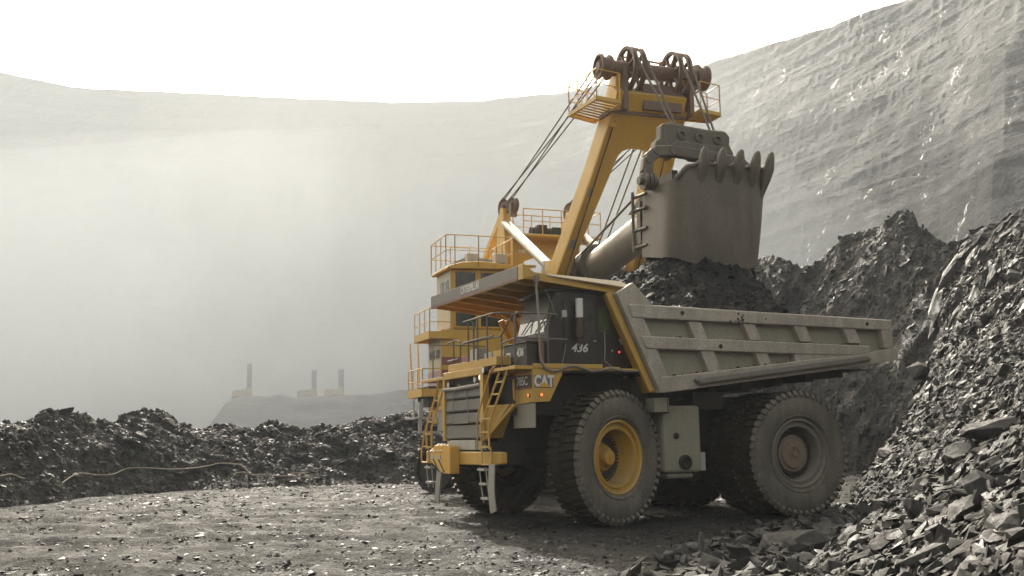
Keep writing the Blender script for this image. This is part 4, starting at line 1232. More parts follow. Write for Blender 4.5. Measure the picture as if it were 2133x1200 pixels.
# saddle, handle, dipper
hA, hB = Vector((3.7, 0.05, 7.75)), Vector((11.75, 0.0, 9.0))
m = MB(); m.tube([hA, hB], .55, 32)
handle = m.build('dipper_handle', M_tube, shovel)
hd = (hB - hA).normalized()
m = MB()
m.tube([hA + hd * .3, hA + hd * 1.9], .78, 28)
m.tube([(4.6, -1.2, 7.7), (4.6, 1.5, 7.7)], .52, 24)
m.prism([(3.6, 8.2), (4.5, 8.75), (5.2, 8.5), (5.4, 7.4), (4.9, 6.6), (3.7, 6.4)], 1, -.95, -.75)
m.prism([(3.6, 8.2), (4.5, 8.75), (5.2, 8.5), (5.4, 7.4), (4.9, 6.6), (3.7, 6.4)], 1, .8, 1.0)
m.box(3.6, 5.0, -1.0, 1.1, 5.2, 6.6)
m.build('saddle_block', M_dip, handle, bevel=0.04)
m = MB()
m.tube([hB + Vector((-2.6, -.35, .62)), hA + Vector((.4, -.75, .25))], .045, 8)
m.prism([(9.0, 9.1), (10.4, 9.75), (12.0, 9.85), (12.0, 9.3), (10.6, 9.2)], 1, -.5, -.3)
m.build('crowd_rope', M_rope, handle)

# dipper shell
DX0, DX1 = 11.75, 14.1
def ring(k, n, f):
    """rounded rectangle; f = 0 bottom .. 1 top"""
    hw = 1.50 + .12 * f; x0 = DX0 + .1 * (1 - f); x1 = DX1 - .06 * (1 - f) + .05 * math.sin(math.pi * f)
    cx, hx = (x0 + x1) / 2, (x1 - x0) / 2
    a = 2 * math.pi * k / n
    p = .42
    c, s = math.cos(a), math.sin(a)
    return cx + hx * math.copysign(abs(c) ** p, c), hw * math.copysign(abs(s) ** p, s) - .24 * (1 - f), c, s
def zbot(x, y):
    fr = max(0, min(1, (x - DX0) / (DX1 - DX0)))
    return 7.18 - .42 * fr - .28 * fr * math.exp(-(y / .9) ** 2) + .05 * math.sin(y * 7)
def ztop(x, y):
    fr = max(0, min(1, (x - DX0) / (DX1 - DX0)))
    return 8.98 + .57 * fr + .05 * fr * math.cos((y - .43) * 2 * math.pi / .54) - .55 * fr * max(0, min(1, (-y - .85) / .8)) ** 1.2
m = MB(); n = 96; nz = 14
V_, F_ = [], []
for side, inset in ((0, 0.0), (1, 0.13)):
    for j in range(nz + 1):
        f = j / nz
        for k in range(n):
            x, y, c, s = ring(k, n, f)
            z = zbot(x, y) + (ztop(x, y) - zbot(x, y)) * f
            cx = (DX0 + DX1) / 2
            L = math.hypot(x - cx, y)
            V_.append((x - (x - cx) / L * inset, y - y / L * inset, z))
b0 = (nz + 1) * n
for j in range(nz):
    for k in range(n):
        k2 = (k + 1) % n
        F_.append((j * n + k, j * n + k2, (j + 1) * n + k2, (j + 1) * n + k))
        F_.append((b0 + j * n + k2, b0 + j * n + k, b0 + (j + 1) * n + k, b0 + (j + 1) * n + k2))
for k in range(n):
    k2 = (k + 1) % n
    F_.append((nz * n + k, nz * n + k2, b0 + nz * n + k2, b0 + nz * n + k))
    F_.append((k2, k, b0 + k, b0 + k2))
m.add(V_, F_, True)
dipper = m.build('dipper', M_dip, shovel, auto=50, label='worn steel dipper bucket with its mouth and five teeth pointing up')
m = MB()   # thick lip
pts = []
for y in np.linspace(-1.5, 1.62, 30):
    x, _, _, _ = DX1 + .02, 0, 0, 0
    pts.append((DX1 - .02 - .16 * max(0, abs(y) - 1.35) * 3, y, ztop(DX1, y) - .03))
m.tube(pts, .065, 10)
m.build('lip', M_dip, dipper)
for y in (-.72, -.16, .40, .92, 1.36):
    m = MB()
    zb = 8.95
    prof = [(8.6, .05, .03, -.16), (8.9, .09, .07, -.06), (9.15, .13, .10, .03), (9.42, .15, .15, .09), (9.7, .125, .12, .13), (9.88, .09, .085, .16), (9.95, .04, .04, .18)]
    rings = []
    for z, hw, hd_, fx in prof:
        cx = DX1 + fx - .02
        lean = (z - 9.2) * .10 * (1 + y * .5)
        rings.append([(cx + hd_ * math.copysign(abs(math.cos(t)) ** .6, math.cos(t)), y + lean + hw * math.copysign(abs(math.sin(t)) ** .6, math.sin(t)), z) for t in np.linspace(0, 2 * math.pi, 14, endpoint=False)])
    vs = [p for r in rings for p in r]
    fs = [(i * 14 + k, i * 14 + (k + 1) % 14, (i + 1) * 14 + (k + 1) % 14, (i + 1) * 14 + k) for i in range(len(prof) - 1) for k in range(14)] + [tuple(range(14))[::-1], tuple(range((len(prof) - 1) * 14, len(prof) * 14))]
    m.add(vs, fs, True)
    m.build('tooth', M_dip, dipper, auto=60)
m = MB()   # hinge hardware on the near side
for z in (7.45, 7.95, 8.55, 8.95):
    m.tube([(11.75, -1.72, z), (12.6, -1.70, z - .03)], .055, 8)
m.tube([(11.85, -1.75, 7.3), (11.82, -1.75, 8.2), (11.9, -1.78, 9.1)], .05, 8)
m.box(11.55, 11.8, -1.5, 1.5, 7.6, 8.9)
m.box(12.55, 12.6, -1.66, -1.60, 7.2, 8.2); m.box(12.75, 12.8, -1.66, -1.60, 7.2, 8.2)
m.build('hinge_bar', M_dip, dipper, bevel=0.02)
m = MB()
m.hexa([(11.75, -1.45, 7.25), (11.75, 1.45, 7.25), (11.9, 1.45, 7.25), (11.9, -1.45, 7.25)], [(12.0, -1.3, 6.05), (12.0, 1.3, 6.05), (12.15, 1.3, 6.1), (12.15, -1.3, 6.1)])
m.build('dipper_door', M_dip, dipper, bevel=0.05)
# bail and padlock
m = MB()
bl = [(12.9, -1.72, 9.05), (12.9, -1.82, 9.45), (12.85, -1.74, 9.85), (12.8, -1.45, 10.12), (12.75, -.9, 10.2), (12.75, .6, 10.1), (12.8, 1.35, 9.98), (12.85, 1.72, 9.7), (12.9, 1.78, 9.1)]
for a, b in zip(bl[:-1], bl[1:]):
    m.bar(Vector(a) - (Vector(b) - Vector(a)) * .06, Vector(b) + (Vector(b) - Vector(a)) * .06, .34, .24, up=(1, 0, 0))
for a in bl[1:-1]: m.tube([Vector(a) - Vector((.165, 0, 0)), Vector(a) + Vector((.165, 0, 0))], .13, 12)
m.build('bail', M_dip, dipper, bevel=0.05)
for s, y in ((-1, -1.78), (1, 1.76)):
    m = MB()
    for k in range(3): m.tube([(12.9, y - .16 + k * .13, 9.2), (12.9, y - .07 + k * .13, 9.2)], .26, 20)
    m.tube([(12.9, y - .3, 9.2), (12.9, y + .3, 9.2)], .12, 14)
    m.build('bail_pin', M_dip, dipper, bevel=0.01)
m = MB()
pl = [(-1.18, 11.02), (-.9, 11.08), (-.2, 11.02), (.3, 10.98), (.95, 10.98), (1.12, 10.80), (1.08, 10.55), (1.2, 10.35), (1.24, 10.12), (1.1, 9.95), (.75, 9.88), (.55, 10.0), (-.2, 10.02), (-.35, 10.22), (-.7, 10.2), (-.9, 9.95), (-1.1, 10.15), (-1.45, 10.2), (-1.38, 10.5), (-1.22, 10.6)]
m.prism(pl, 0, 12.35, 12.75)
padl = m.build('padlock', M_dip, shovel, bevel=0.07)
for y, z in ((-.55, 10.72), (.05, 10.68), (.65, 10.66)):
    MB().lathe([(.16, 0), (.15, .05), (.09, .06), (.06, -.02), (0, -.02)], 16, Matrix.Translation((12.75, y, z)) @ Matrix.Rotation(-math.pi / 2, 4, 'Z')).build('padlock_boss', M_dip, padl)
m = MB(); m.prism([(-1.1, 10.25), (-.75, 10.5), (.9, 10.45), (1.2, 10.1), (1.1, 9.95), (.3, 10.1), (-.3, 10.15)], 0, 12.70, 12.85)
m.build('padlock_web', M_dip, padl, bevel=0.03)

# ropes
def rope(a, b, sag=0.0, r=.024, name='rope', bowed=None):
    a, b = Vector(a), Vector(b)
    pts = [a.lerp(b, t) - Vector((0, 0, 4 * sag * t * (1 - t))) for t in np.linspace(0, 1, 9)]
    MB().tube(pts, r, 6).build(name, M_rope, shovel)
for y, ye in ((-1.45, -1.45), (1.45, 2.1)):
    for k in range(4):
        o = (k - 1.5) * .10
        rope((-.25 + (.55 if k > 1 else 0), y + o, 11.55), (SX_ - .1, ye + o, SZ_ + (.34 if k % 2 else -.36)), .05, name='suspension_rope')
for y in (-.62, -.30, 1.02, 1.36):
    xo = .66
    rope((SX_ + xo, y, SZ_ + .35), (12.3, -.5 + (.12 if y in (-.30, 1.36) else 0) + (1.25 if y > .5 else 0), 10.95), 0, .034, name='hoist_rope')
    rope((SX_ - .55, y, SZ_ + .4), (1.6, y * .7 - .1, 6.6), 0.0, .030, name='hoist_rope')

# operator cab tower
C0, C1 = -4.72, -2.45
m = MB()
m.prism([(1.2, 5.9), (3.0, 5.9), (3.0, 8.12), (2.6, 8.25), (1.2, 8.25)], 1, C0, C1)
cabs = m.build('operator_cab', M_yel2, shovel, bevel=0.06)
m = MB(); m.prism([(C0 - .18, 8.18), (C0 + .35, 8.34), (-3.6, 8.40), (C1 + .1, 8.30), (C1 + .1, 8.15), (C0 - .18, 8.08)], 0, 1.0, 3.25); m.build('cab_roof', M_yel2, cabs, bevel=0.03)
m = MB(); m.box(1.22, 2.98, C0 - .025, C0 + .01, 5.95, 8.05); m.build('side_panel', M_cream, cabs)
for z0, z1 in ((7.15, 8.0), (6.02, 6.9)):
    for y0, y1 in ((C0 + .16, C0 + .93), (C0 + 1.12, C1 - .12)):
        f = MB()
        f.box(3.0, 3.03, y0 - .05, y1 + .05, z1, z1 + .05); f.box(3.0, 3.03, y0 - .05, y1 + .05, z0 - .05, z0)
        f.box(3.0, 3.03, y0 - .05, y0, z0, z1); f.box(3.0, 3.03, y1, y1 + .05, z0, z1)
        fo = f.build('window_frame', M_yel2, cabs)
        MB().box(3.003, 3.012, y0, y1, z0, z1).build('window', M_glass, cabs)
for x0 in (1.75, 2.4):
    MB().box(x0, x0 + .42, C0 - .04, C0 - .028, 7.0, 7.75).build('window', M_glass, cabs)
m = MB(); m.box(2.4, 2.7, -4.0, -3.55, 8.4, 8.78); m.build('roof_lamp_box', M_greyp, cabs, bevel=0.02); m = MB(); m.box(2.6, 3.0, -3.0, -2.55, 8.4, 8.75); m.build('roof_lamp_box', M_greyp, cabs, bevel=0.02)
m = MB(); m.prism([(-4.5, 8.4), (-3.9, 8.72), (-2.7, 8.66), (-2.5, 8.4)], 0, 1.3, 2.2); m.build('roof_hatch', M_panel, cabs)
# roof rails
m = MB()
rc = [(1.0, -4.9), (3.15, -4.95), (3.3, -4.65), (3.3, -3.75), (3.3, -2.4)]
def rails(m, rc, z, h, step=.55, r=.022, mid=(.5,)):
    for hh in (1.0,) + tuple(mid): m.tube([(*p, z + h * hh) for p in rc], r if hh == 1 else r * .8, 6)
    for a, b in zip(rc[:-1], rc[1:]):
        k = max(1, int(round(math.dist(a, b) / step)))
        for i in range(k + 1):
            f = i / k
            m.tube([(a[0] + (b[0] - a[0]) * f, a[1] + (b[1] - a[1]) * f, z), (a[0] + (b[0] - a[0]) * f, a[1] + (b[1] - a[1]) * f, z + h)], r, 6)
rails(m, rc, 8.2, 1.12, .8)
rails(m, [(1.0, -4.9), (1.0, -2.6)], 8.2, 1.1, .8)
rails(m, [(3.3, -2.4), (.8, -2.4)], 8.2, 1.1, .6)
m.build('roof_handrail', M_yel2, cabs)
# lower tower with striped side
tw = MB(); tw.box(1.4, 3.0, -5.10, -2.5, 3.05, 5.9); tw.box(1.4, 2.9, -5.0, -2.6, 2.55, 3.05)
tower = tw.build('cab_tower', M_yel2, shovel, bevel=0.02)
m = MB(); m.box(1.38, 3.02, -5.13, -5.09, 4.42, 5.86); m.build('side_panel', M_cream, tower)
m = MB(); m.box(1.38, 3.025, -5.135, -5.08, 3.02, 4.42); m.build('maroon_side_panel', M_pink, tower)
m = MB()
for z in (3.15, 3.55, 3.9, 4.2): m.box(1.38, 3.03, -5.15, -5.12, z, z + .03)
m.build('panel_seam', M_greyp, tower)
m = MB(); m.box(3.0, 3.012, -5.1, -2.5, 4.62, 4.90); m.box(3.0, 3.012, -5.1, -2.5, 3.1, 4.45); m.build('red_band', M_red, tower)
text_mesh('side_lettering', 'WK-10', .46, frame((2.2, -5.15, 5.0), (1, 0, 0), (0, 0, 1)), M_cab, tower, sx=1.0, shear=.2, bold=.008)
platform('side_platform', [(3.1, -5.55), (3.1, -4.7), (1.0, -4.75), (1.0, -5.55)], [1, 0, 3], 5.68, M_yel2, shovel, grate=False, h=.95, th=.26)
platform('side_platform', [(3.2, -5.85), (3.2, -5.17), (1.2, -5.17), (1.2, -5.85)], [1, 0, 3], 3.62, M_yel2, shovel, grate=False, h=.85, th=.28)
m = MB(); m.box(1.6, 3.1, -5.6, -5.16, 3.15, 3.85); m.build('platform_box', M_dark, shovel)
m = MB()
m.bar((3.0, -5.8, 3.4), (3.0, -5.8, 2.75), .05); m.bar((1.8, -5.8, 3.4), (1.8, -5.8, 2.75), .05)
m.box(1.7, 3.1, -6.1, -5.3, 2.70, 2.76); m.box(2.95, 3.1, -5.95, -5.85, 2.2, 3.3); m.box(2.95, 3.1, -5.25, -5.15, 2.2, 3.1); m.box(2.95, 3.1, -5.9, -5.2, 2.2, 2.27)
m.build('access_step', M_greyp, shovel)
m = MB()
for y in (-5.25, -5.55): m.bar((.6, y, 3.6), (.3, y, 5.6), .05)
m.build('stair_stringer', M_yel2, shovel)
# ------------------------------------------------------------------ load in the truck and under the dipper
tM = truck.matrix_world.copy() if False else (Matrix.Translation((0.87, 26.42, 0.0)) @ Matrix.Rotation(3.5821, 4, 'Z'))
nu, nv = 330, 190
lx = np.linspace(-8.2, -0.35, nu); ly = np.linspace(-2.84, 2.84, nv)
LX, LY = np.meshgrid(lx, ly, indexing='ij')
base_z = 3.6 + 0 * LX
h1 = 6.05 - 0.52 * np.abs(LX + 2.6) ** 1.25 * 0.55 - 0.10 * LY ** 2
h1 = h1 - np.clip(-(LX + 3.0), 0, 9) * 0.6 - .35
r2 = np.hypot((LX + 5.1) / 1.15, (LY + 1.15))
h2 = 6.78 - np.clip(r2 - 0.9, 0, 9) * 0.60
h2 = np.minimum(h2, 6.9 - np.clip(-(LX + 6.75 - .52 * (LY + 1.1)), 0, 9) * 3.2)
h3 = 6.0 - 0.55 * np.hypot((LX + 0.95), (LY - 0.2) * .5) - .25 * np.abs(LY) * .3
H = np.maximum.reduce([h1 - .25, h2, h3 - 0.15])
H += fbm(LX, LY, 0.9, 5, 71, ridged=True) * 0.12 + fbm(LX, LY, 0.25, 3, 72, ridged=True) * 0.06
edge = np.clip((2.86 - np.abs(LY)) / 0.5, 0, 1)
H = np.minimum(H, 4.84 + edge * 5 + 0.05 * np.sin(LX * 9))
H = np.maximum(H, 3.6)
LP = np.stack([LX, LY, H], -1).reshape(-1, 3)
R3 = np.array(tM.to_3x3()); t3 = np.array(tM.translation)
LPW = (LP @ R3.T + t3).reshape(nu, nv, 3)
load = grid_mesh('rock_load', LPW, M_load)
tag(load, 'dark mound of broken rock heaped in the truck body under the dipper', 'rock load', kind='stuff')

# ------------------------------------------------------------------ loose rocks
def hull(seed, flat=0.45, n=16, long=1.5):
    r = random.Random(seed)
    bm = bmesh.new()
    for i in range(n):
        v = Vector((r.gauss(0, 1), r.gauss(0, 1), r.gauss(0, 1))).normalized()
        k = r.uniform(.75, 1.05)
        bm.verts.new((v.x * k * long, v.y * k, v.z * k * flat))
    res = bmesh.ops.convex_hull(bm, input=bm.verts)
    bmesh.ops.delete(bm, geom=[g for g in res['geom_interior'] if isinstance(g, bmesh.types.BMVert)], context='VERTS')
    bmesh.ops.triangulate(bm, faces=bm.faces)
    bm.verts.index_update()
    V = np.array([v.co[:] for v in bm.verts]); T = np.array([[v.index for v in f.verts] for f in bm.faces])
    bm.free()
    return V, T
shapes = [hull(i, flat=[.18, .28, .4, .6, .33, .22][i % 6], n=[10, 12, 15][i % 3], long=[1.2, 1.7, 1.4, 1.0][i % 4]) for i in range(18)]

def rot_mats(n, nrm, tilt):
    """random frames whose z axis leans about the surface normals"""
    z = nrm + rng.normal(0, 1, (n, 3)) * tilt[:, None]
    z /= np.linalg.norm(z, axis=1, keepdims=True)
    a = rng.normal(0, 1, (n, 3)); x = np.cross(a, z); x /= np.linalg.norm(x, axis=1, keepdims=True)
    y = np.cross(z, x)
    return np.stack([x, y, z], -1)

def scatter(name, pos, nrm, size, mat, label, tilt=0.35, sink=0.25, cat='rubble'):
    n = len(pos)
    Rm = rot_mats(n, nrm, np.full(n, tilt) * rng.uniform(.3, 1.8, n))
    which = rng.integers(0, len(shapes), n)
    Vs, Ts, off = [], [], 0
    for k, (V, T) in enumerate(shapes):
        idx = np.nonzero(which == k)[0]
        if not len(idx): continue
        P = np.einsum('nij,vj->nvi', Rm[idx], V) * size[idx][:, None, None] + (pos[idx] - nrm[idx] * 0 + np.array([0, 0, 1]) * (size[idx] * sink)[:, None])[:, None, :]
        Vs.append(P.reshape(-1, 3))
        Ts.append((T[None] + (np.arange(len(idx)) * len(V))[:, None, None]).reshape(-1, 3) + off)
        off += len(idx) * len(V)
    o = tri_mesh(name, np.concatenate(Vs), np.concatenate(Ts), mat)
    tag(o, label, cat, kind='stuff')
    return o

def pick(P, n, wfun, lo=0, hi=None):
    Nn = normals(P)
    S = P[:, lo:hi] if hi else P[:, lo:]
    Nn = Nn[:, lo:hi] if hi else Nn[:, lo:]
    c = (S[:-1, :-1] + S[1:, 1:]) / 2
    area = np.linalg.norm(np.cross(S[1:, :-1] - S[:-1, :-1], S[:-1, 1:] - S[:-1, :-1]), axis=-1)
    w = area * wfun(c)
    w = (w / w.sum()).ravel()
    k = rng.choice(len(w), n, p=w)
    nvv = S.shape[1] - 1
    i, j = k // nvv, k % nvv
    fu, fv = rng.random(n)[:, None], rng.random(n)[:, None]
    p = S[i, j] * (1 - fu) * (1 - fv) + S[i + 1, j] * fu * (1 - fv) + S[i, j + 1] * (1 - fu) * fv + S[i + 1, j + 1] * fu * fv
    return p, Nn[i, j]

def in_view(c, m=1.12):
    """roughly inside the photographed wedge"""
    x, y, z = c[..., 0], c[..., 1], c[..., 2]
    return (y > 5) & (np.abs(x) < y * .5 * m + 1) & (z - CAM_H > -y * .19 - .6)

def psize(n, lo, hi, p=2.2):
    u = rng.random(n)
    return (lo ** (1 - p) + u * (hi ** (1 - p) - lo ** (1 - p))) ** (1 / (1 - p))

# near slope rubble
n = 120000
pos, nr = pick(NP, n, lambda c: in_view(c) * (1 / (c[..., 1] + 2)) ** 1.6, 0, 380)
scatter('slope_rubble', pos, nr, psize(n, .012, .13, 2.55) * (1 + pos[:, 1] / 50), M_rock, 'loose grey shale chips covering the slope at the right')
n = 9000
pos, nr = pick(FP, n, lambda c: in_view(c) * 1.0, 0, 176)
scatter('face_rubble', pos, nr, psize(n, .05, .3, 2.8), M_rock2, 'broken chips caught on the rock face behind the truck')
n = 45000
pos, nr = pick(BP, n, lambda c: in_view(c) * 1.0, 0, 108)
scatter('berm_rubble', pos, nr, psize(n, .02, .16, 2.6), M_rock2, 'dark chips and lumps lying over the spoil heap')
n = 260000
gd = 7.0 / rng.uniform(7.0 / 58, 1.0, n)
ga = np.radians(rng.uniform(-29, 27, n))
gxx, gyy = gd * np.sin(ga), gd * np.cos(ga)
keep = ~((np.abs(gxx - 3.5) < 1.0) & False)
pos = np.stack([gxx, gyy, ground_z(gxx, gyy)], -1)
dens = fbm(gxx, gyy, 2.2, 4, 91)
keep = rng.random(n) < np.clip(.55 + dens * .6, .12, 1)
pos = pos[keep]; n = len(pos)
scatter('ground_gravel', pos, np.tile([0, 0, 1.], (n, 1)), psize(n, .010, .06, 2.6) * (.5 + pos[:, 1] / 26), M_gravel, 'crushed shale gravel scattered over the pit floor', tilt=.25, sink=.1)
# rubble round the rear wheels and along the toe
n = 11000
tt = rng.uniform(1, 6.3, n); ti = tt.astype(int); tf = (tt - ti)[:, None]
pp = toe[ti] * (1 - tf) + toe[ti + 1] * tf
pp[:, 0] += -np.abs(rng.normal(0, 1.0, n)) + .35; pp[:, 1] += rng.normal(0, .7, n); pp[:, 2] = ground_z(pp[:, 0], pp[:, 1])
scatter('toe_rubble', pp, np.tile([0, 0, 1.], (n, 1)), psize(n, .04, .26, 2.3), M_rock, 'shale lumps spilled at the foot of the right-hand slope', tilt=.5)
n = 3200
LN = normals(LPW)
pos, nr = pick(LPW, n, lambda c: (c[..., 2] > 4.3) * 1.0, 2, nv - 2)
scatter('load_chips', pos, nr, psize(n, .02, .10, 2.5), M_load, 'dark chips on the heaped load in the truck body', tilt=.6)

# individual boulders
rock_meshes = []
for i in range(14):
    V, T = hull(100 + i, flat=[.35, .5, .7, .28, .45][i % 5], n=18 + i % 5, long=[1.2, 1.5, 1.9, 1.3][i % 4])
    me = bpy.data.meshes.new('rock')
    me.from_pydata([tuple(v) for v in V], [], [tuple(t) for t in T])
    bm = bmesh.new(); bm.from_mesh(me)
    bmesh.ops.dissolve_limit(bm, angle_limit=math.radians(14), verts=bm.verts, edges=bm.edges)
    bmesh.ops.bevel(bm, geom=list(bm.edges), offset=0.035, segments=1, affect='EDGES', clamp_overlap=True)
    bmesh.ops.triangulate(bm, faces=bm.faces)
    bmesh.ops.subdivide_edges(bm, edges=[e for e in bm.edges if e.calc_length() > .35], cuts=2, use_grid_fill=True)
    rr0 = random.Random(i)
    for v in bm.verts:
        p = v.co
        nse = float(fbm(np.array([p.x + p.z * .7 + i]), np.array([p.y - p.z * .4]), .5, 3, 300 + i, ridged=True)[0])
        v.co = p + p.normalized() * nse * .035
    bm.to_mesh(me); bm.free()
    me.materials.append(M_rock if i % 3 else M_rock2)
    rock_meshes.append(me)
proto = bpy.data.objects.new('rock', rock_meshes[0])

def boulder(i, x, y, z, s, label, group, rot=None, name='rock', scale=None):
    o = proto.copy(); o.data = rock_meshes[i % len(rock_meshes)]
    o.name = name
    COL.objects.link(o)
    o.location = (x, y, z); o.rotation_euler = rot or (random.uniform(-.5, .5), random.uniform(-.5, .5), random.uniform(0, 6.3))
    o.scale = scale or (s, s, s)
    tag(o, label, 'rock', group)
    return o

def locate(P, px, py):
    """point of a sheet seen at a pixel"""
    s, t = px_to_dir(px, py)
    sx = P[..., 0] / P[..., 1]; tz = (P[..., 2] - CAM_H) / P[..., 1]
    d = (sx - s) ** 2 + (tz - t) ** 2 + (P[..., 1] < 5) * 9
    d = d + 0
    m = d.min()
    cand = np.argwhere(d < m * 1.0 + 2e-6)
    best = min(cand, key=lambda c: P[c[0], c[1], 1])
    return P[best[0], best[1]]

random.seed(11)
SL = NP[:, :380]
named = [  # surveyed big stones: px, py, size m, shape, label, sheet
    (1915, 1075, 48, 1, 'tall pale curved slab standing upright on the rubble slope', 'N', (1.1, .5, .5)),
    (1665, 1145, 62, 2, 'long pale block lying at the foot of the slope, lowest of the big ones', 'G', (.1, .1, .2)),
    (2085, 895, 60, 2, 'large dark angular boulder high near the right edge', 'N', None),
    (2010, 950, 55, 7, 'broad dark grey slab leaning below the large dark boulder', 'N', (.5, -.4, .5)),
    (2050, 1020, 62, 3, 'big dark flat-faced slab with a pale left edge on the slope', 'N', (.8, -.3, .4)),
    (1985, 995, 35, 6, 'pale rounded slab beside the flat-faced dark slab', 'N', (.3, .8, .9)),
    (1880, 760, 40, 2, 'black boulder wedged just beyond the tail of the dump body', 'N', None),
    (2090, 770, 30, 12, 'dark outcropping lump near the right edge above the chips', 'N', None),
    (2125, 1035, 30, 4, 'blue-grey block cut by the right edge of the picture', 'N', None),
    (1770, 1030, 20, 5, 'blunt brown-grey stone just behind the rear wheel', 'T', None),
    (1545, 1115, 28, 8, 'dusty block lying left of the long pale block', 'G', None),
    (1560, 1170, 30, 9, 'low grey block in front of the dusty block', 'G', None),
    (1620, 1110, 24, 10, 'upright grey stone between the truck and the long pale block', 'G', None),
    (1700, 1160, 26, 11, 'square dark block at the right end of the long pale block', 'G', None),
    (1760, 1185, 40, 1, 'ridged pale stone at the bottom edge of the picture', 'G', None),
    (1840, 1040, 26, 3, 'flat pale slab lying on the slope right of the rear wheel', 'N', None),
    (1850, 945, 28, 2, 'flat grey stone at rear axle height on the slope', 'N', None),
    (775, 1168, 16, 4, 'dark stone alone on the open floor near the bottom', 'F', None),
    (500, 1176, 12, 8, 'small dark stone near the bottom left', 'F', None),
    (812, 945, 18, 6, 'pale boulder at the foot of the spoil heap nearest the truck', 'B', None),
    (718, 962, 18, 5, 'grey boulder on the heap foot, left of the pale one', 'B', None),
    (295, 1000, 22, 12, 'dark round boulder under the power cable', 'F', None),
    (80, 1020, 26, 2, 'dark broad boulder at the far left heap foot', 'F', None),
    (850, 890, 18, 3, 'sunlit pale slab high on the heap by the shovel', 'B', None),
    (1300, 1118, 7, 8, 'small stone in the truck shadow before the front wheel', 'F', None),
]
for px, py, s, k, lab, sheet, rot in named:
    if sheet == 'F' or sheet == 'G':
        a, b = px_to_dir(px, py)
        y = min(60, CAM_H / -b); x = a * y; s = s * y / 2161 / 1.25; z = float(ground_z(np.array(x), np.array(y))) + s * .3
    elif sheet == 'T':
        x, y, z = 8.9, 25.0, .15; s = s * y / 2161 / 1.25
    else:
        x, y, z = locate(SL if sheet == 'N' else BP[:, :110], px, py); s = s * y / 2161 / 1.25
    boulder(k, x, y, z, s, lab, 'boulders one can pick out', rot)

# long slabs lying down the bedding planes
for k, (px, py, L) in enumerate([(1925, 600, 1.9), (1962, 545, 1.5), (2015, 520, 1.3), (1898, 655, 1.4), (2035, 600, 1.2), (1995, 640, 1.0), (1945, 655, 1.1), (2068, 560, .9)]):
    x, y, z = locate(SL, px, py)
    ax = Vector((.50 + .05 * (k % 3), .30, .78)).normalized(); nz_ = Vector((-.62, -.45 - .05 * (k % 2), .55)); nz_ = (nz_ - ax * nz_.dot(ax)).normalized()
    ay = nz_.cross(ax)
    Mq = Matrix((ax, ay, nz_)).transposed()
    o = boulder([3, 9, 12, 6][k % 4], x, y, z - .08, 1, 'long grey slab lying down the bedding of the far slope, one of eight', 'long slabs on the slope', Mq.to_euler(), scale=(L * .62, L * .26, L * .30))
# the rest of the countable blocks
def bulk(n, P, lo, hi, wf, smin, smax, lab, group):
    pos, nr = pick(P, n, wf, lo, hi)
    ss = psize(n, smin, smax, 2.0)
    for k in range(n):
        v = Vector(nr[k]); q = v.to_track_quat('Z', 'Y')
        e = (q @ Matrix.Rotation(random.uniform(0, 6.3), 3, 'Z').to_quaternion() @ Matrix.Rotation(random.uniform(-.5, .5), 3, 'X').to_quaternion()).to_euler()
        o = boulder(random.randrange(14), *pos[k], float(ss[k]) * min(1.0, .35 + pos[k][1] / 30), lab, group)
        o.rotation_euler = e
bulk(120, NP, 20, 300, lambda c: in_view(c, 1.0) * (c[..., 1] < 30) * (1 / (c[..., 1])) ** 1.2, .11, .34, 'angular grey block among many on the right-hand rubble slope', 'blocks on the rubble slope')
bulk(45, NP, 60, 380, lambda c: in_view(c, 1.0) * (c[..., 1] > 28) * 1.0, .15, .42, 'dark block high up on the far part of the rubble slope', 'blocks high on the slope')
bulk(60, BP, 2, 100, lambda c: in_view(c, 1.0) * 1.0, .12, .36, 'dark lump among many in the long spoil heap', 'lumps in the spoil heap')
for k in range(64):
    t = random.uniform(1.2, 5.6); i = int(t); f = t - i
    p = toe[i] * (1 - f) + toe[i + 1] * f
    x = p[0] - abs(random.gauss(0, .7)) + .5; y = p[1] + random.gauss(0, .4)
    s = random.uniform(.09, .24)
    boulder(random.randrange(14), x, y, float(ground_z(np.array(x), np.array(y))) + s * .2, s, 'grey block among many at the foot of the rubble slope', 'blocks at the slope foot')

# ------------------------------------------------------------------ power cable on the heap foot
def cable(pxs, label, grp, r=.024):
    pts = []
    for px, py in pxs:
        p = locate(np.concatenate([BP[:, :100]], 1), px, py)
        a, b = px_to_dir(px, py)
        gy = CAM_H / max(-b, .001)
        if gy < p[1]: p = np.array([a * gy, gy, 0.02])
        q = Vector((float(p[0]), float(p[1]) - .22, float(p[2]) + .14)); pts.append(q)
    sm = []
    for i in range(len(pts) - 1):
        p0, p1, p2, p3 = pts[max(i - 1, 0)], pts[i], pts[i + 1], pts[min(i + 2, len(pts) - 1)]
        for t in np.linspace(0, 1, 6, endpoint=False):
            sm.append(0.5 * ((2 * p1) + (p2 - p0) * t + (2 * p0 - 5 * p1 + 4 * p2 - p3) * t * t + (3 * p1 - p0 - 3 * p2 + p3) * t ** 3))
    sm.append(pts[-1])
    o = MB().tube(sm, r, 8).build('power_cable', M_hose)
    tag(o, label, 'cable', grp)
cable([(135, 1012), (150, 1003), (172, 994), (205, 994), (240, 993), (270, 981), (300, 979), (330, 981), (370, 982), (410, 979), (440, 973), (458, 969), (490, 971), (508, 976), (525, 990)], 'long brown power cable snaking along the foot of the spoil heap', 'cables lying on the heap')
cable([(-12, 1001), (10, 998), (32, 994), (50, 1001), (58, 1004)], 'short brown cable end at the far left of the spoil heap', 'cables lying on the heap')
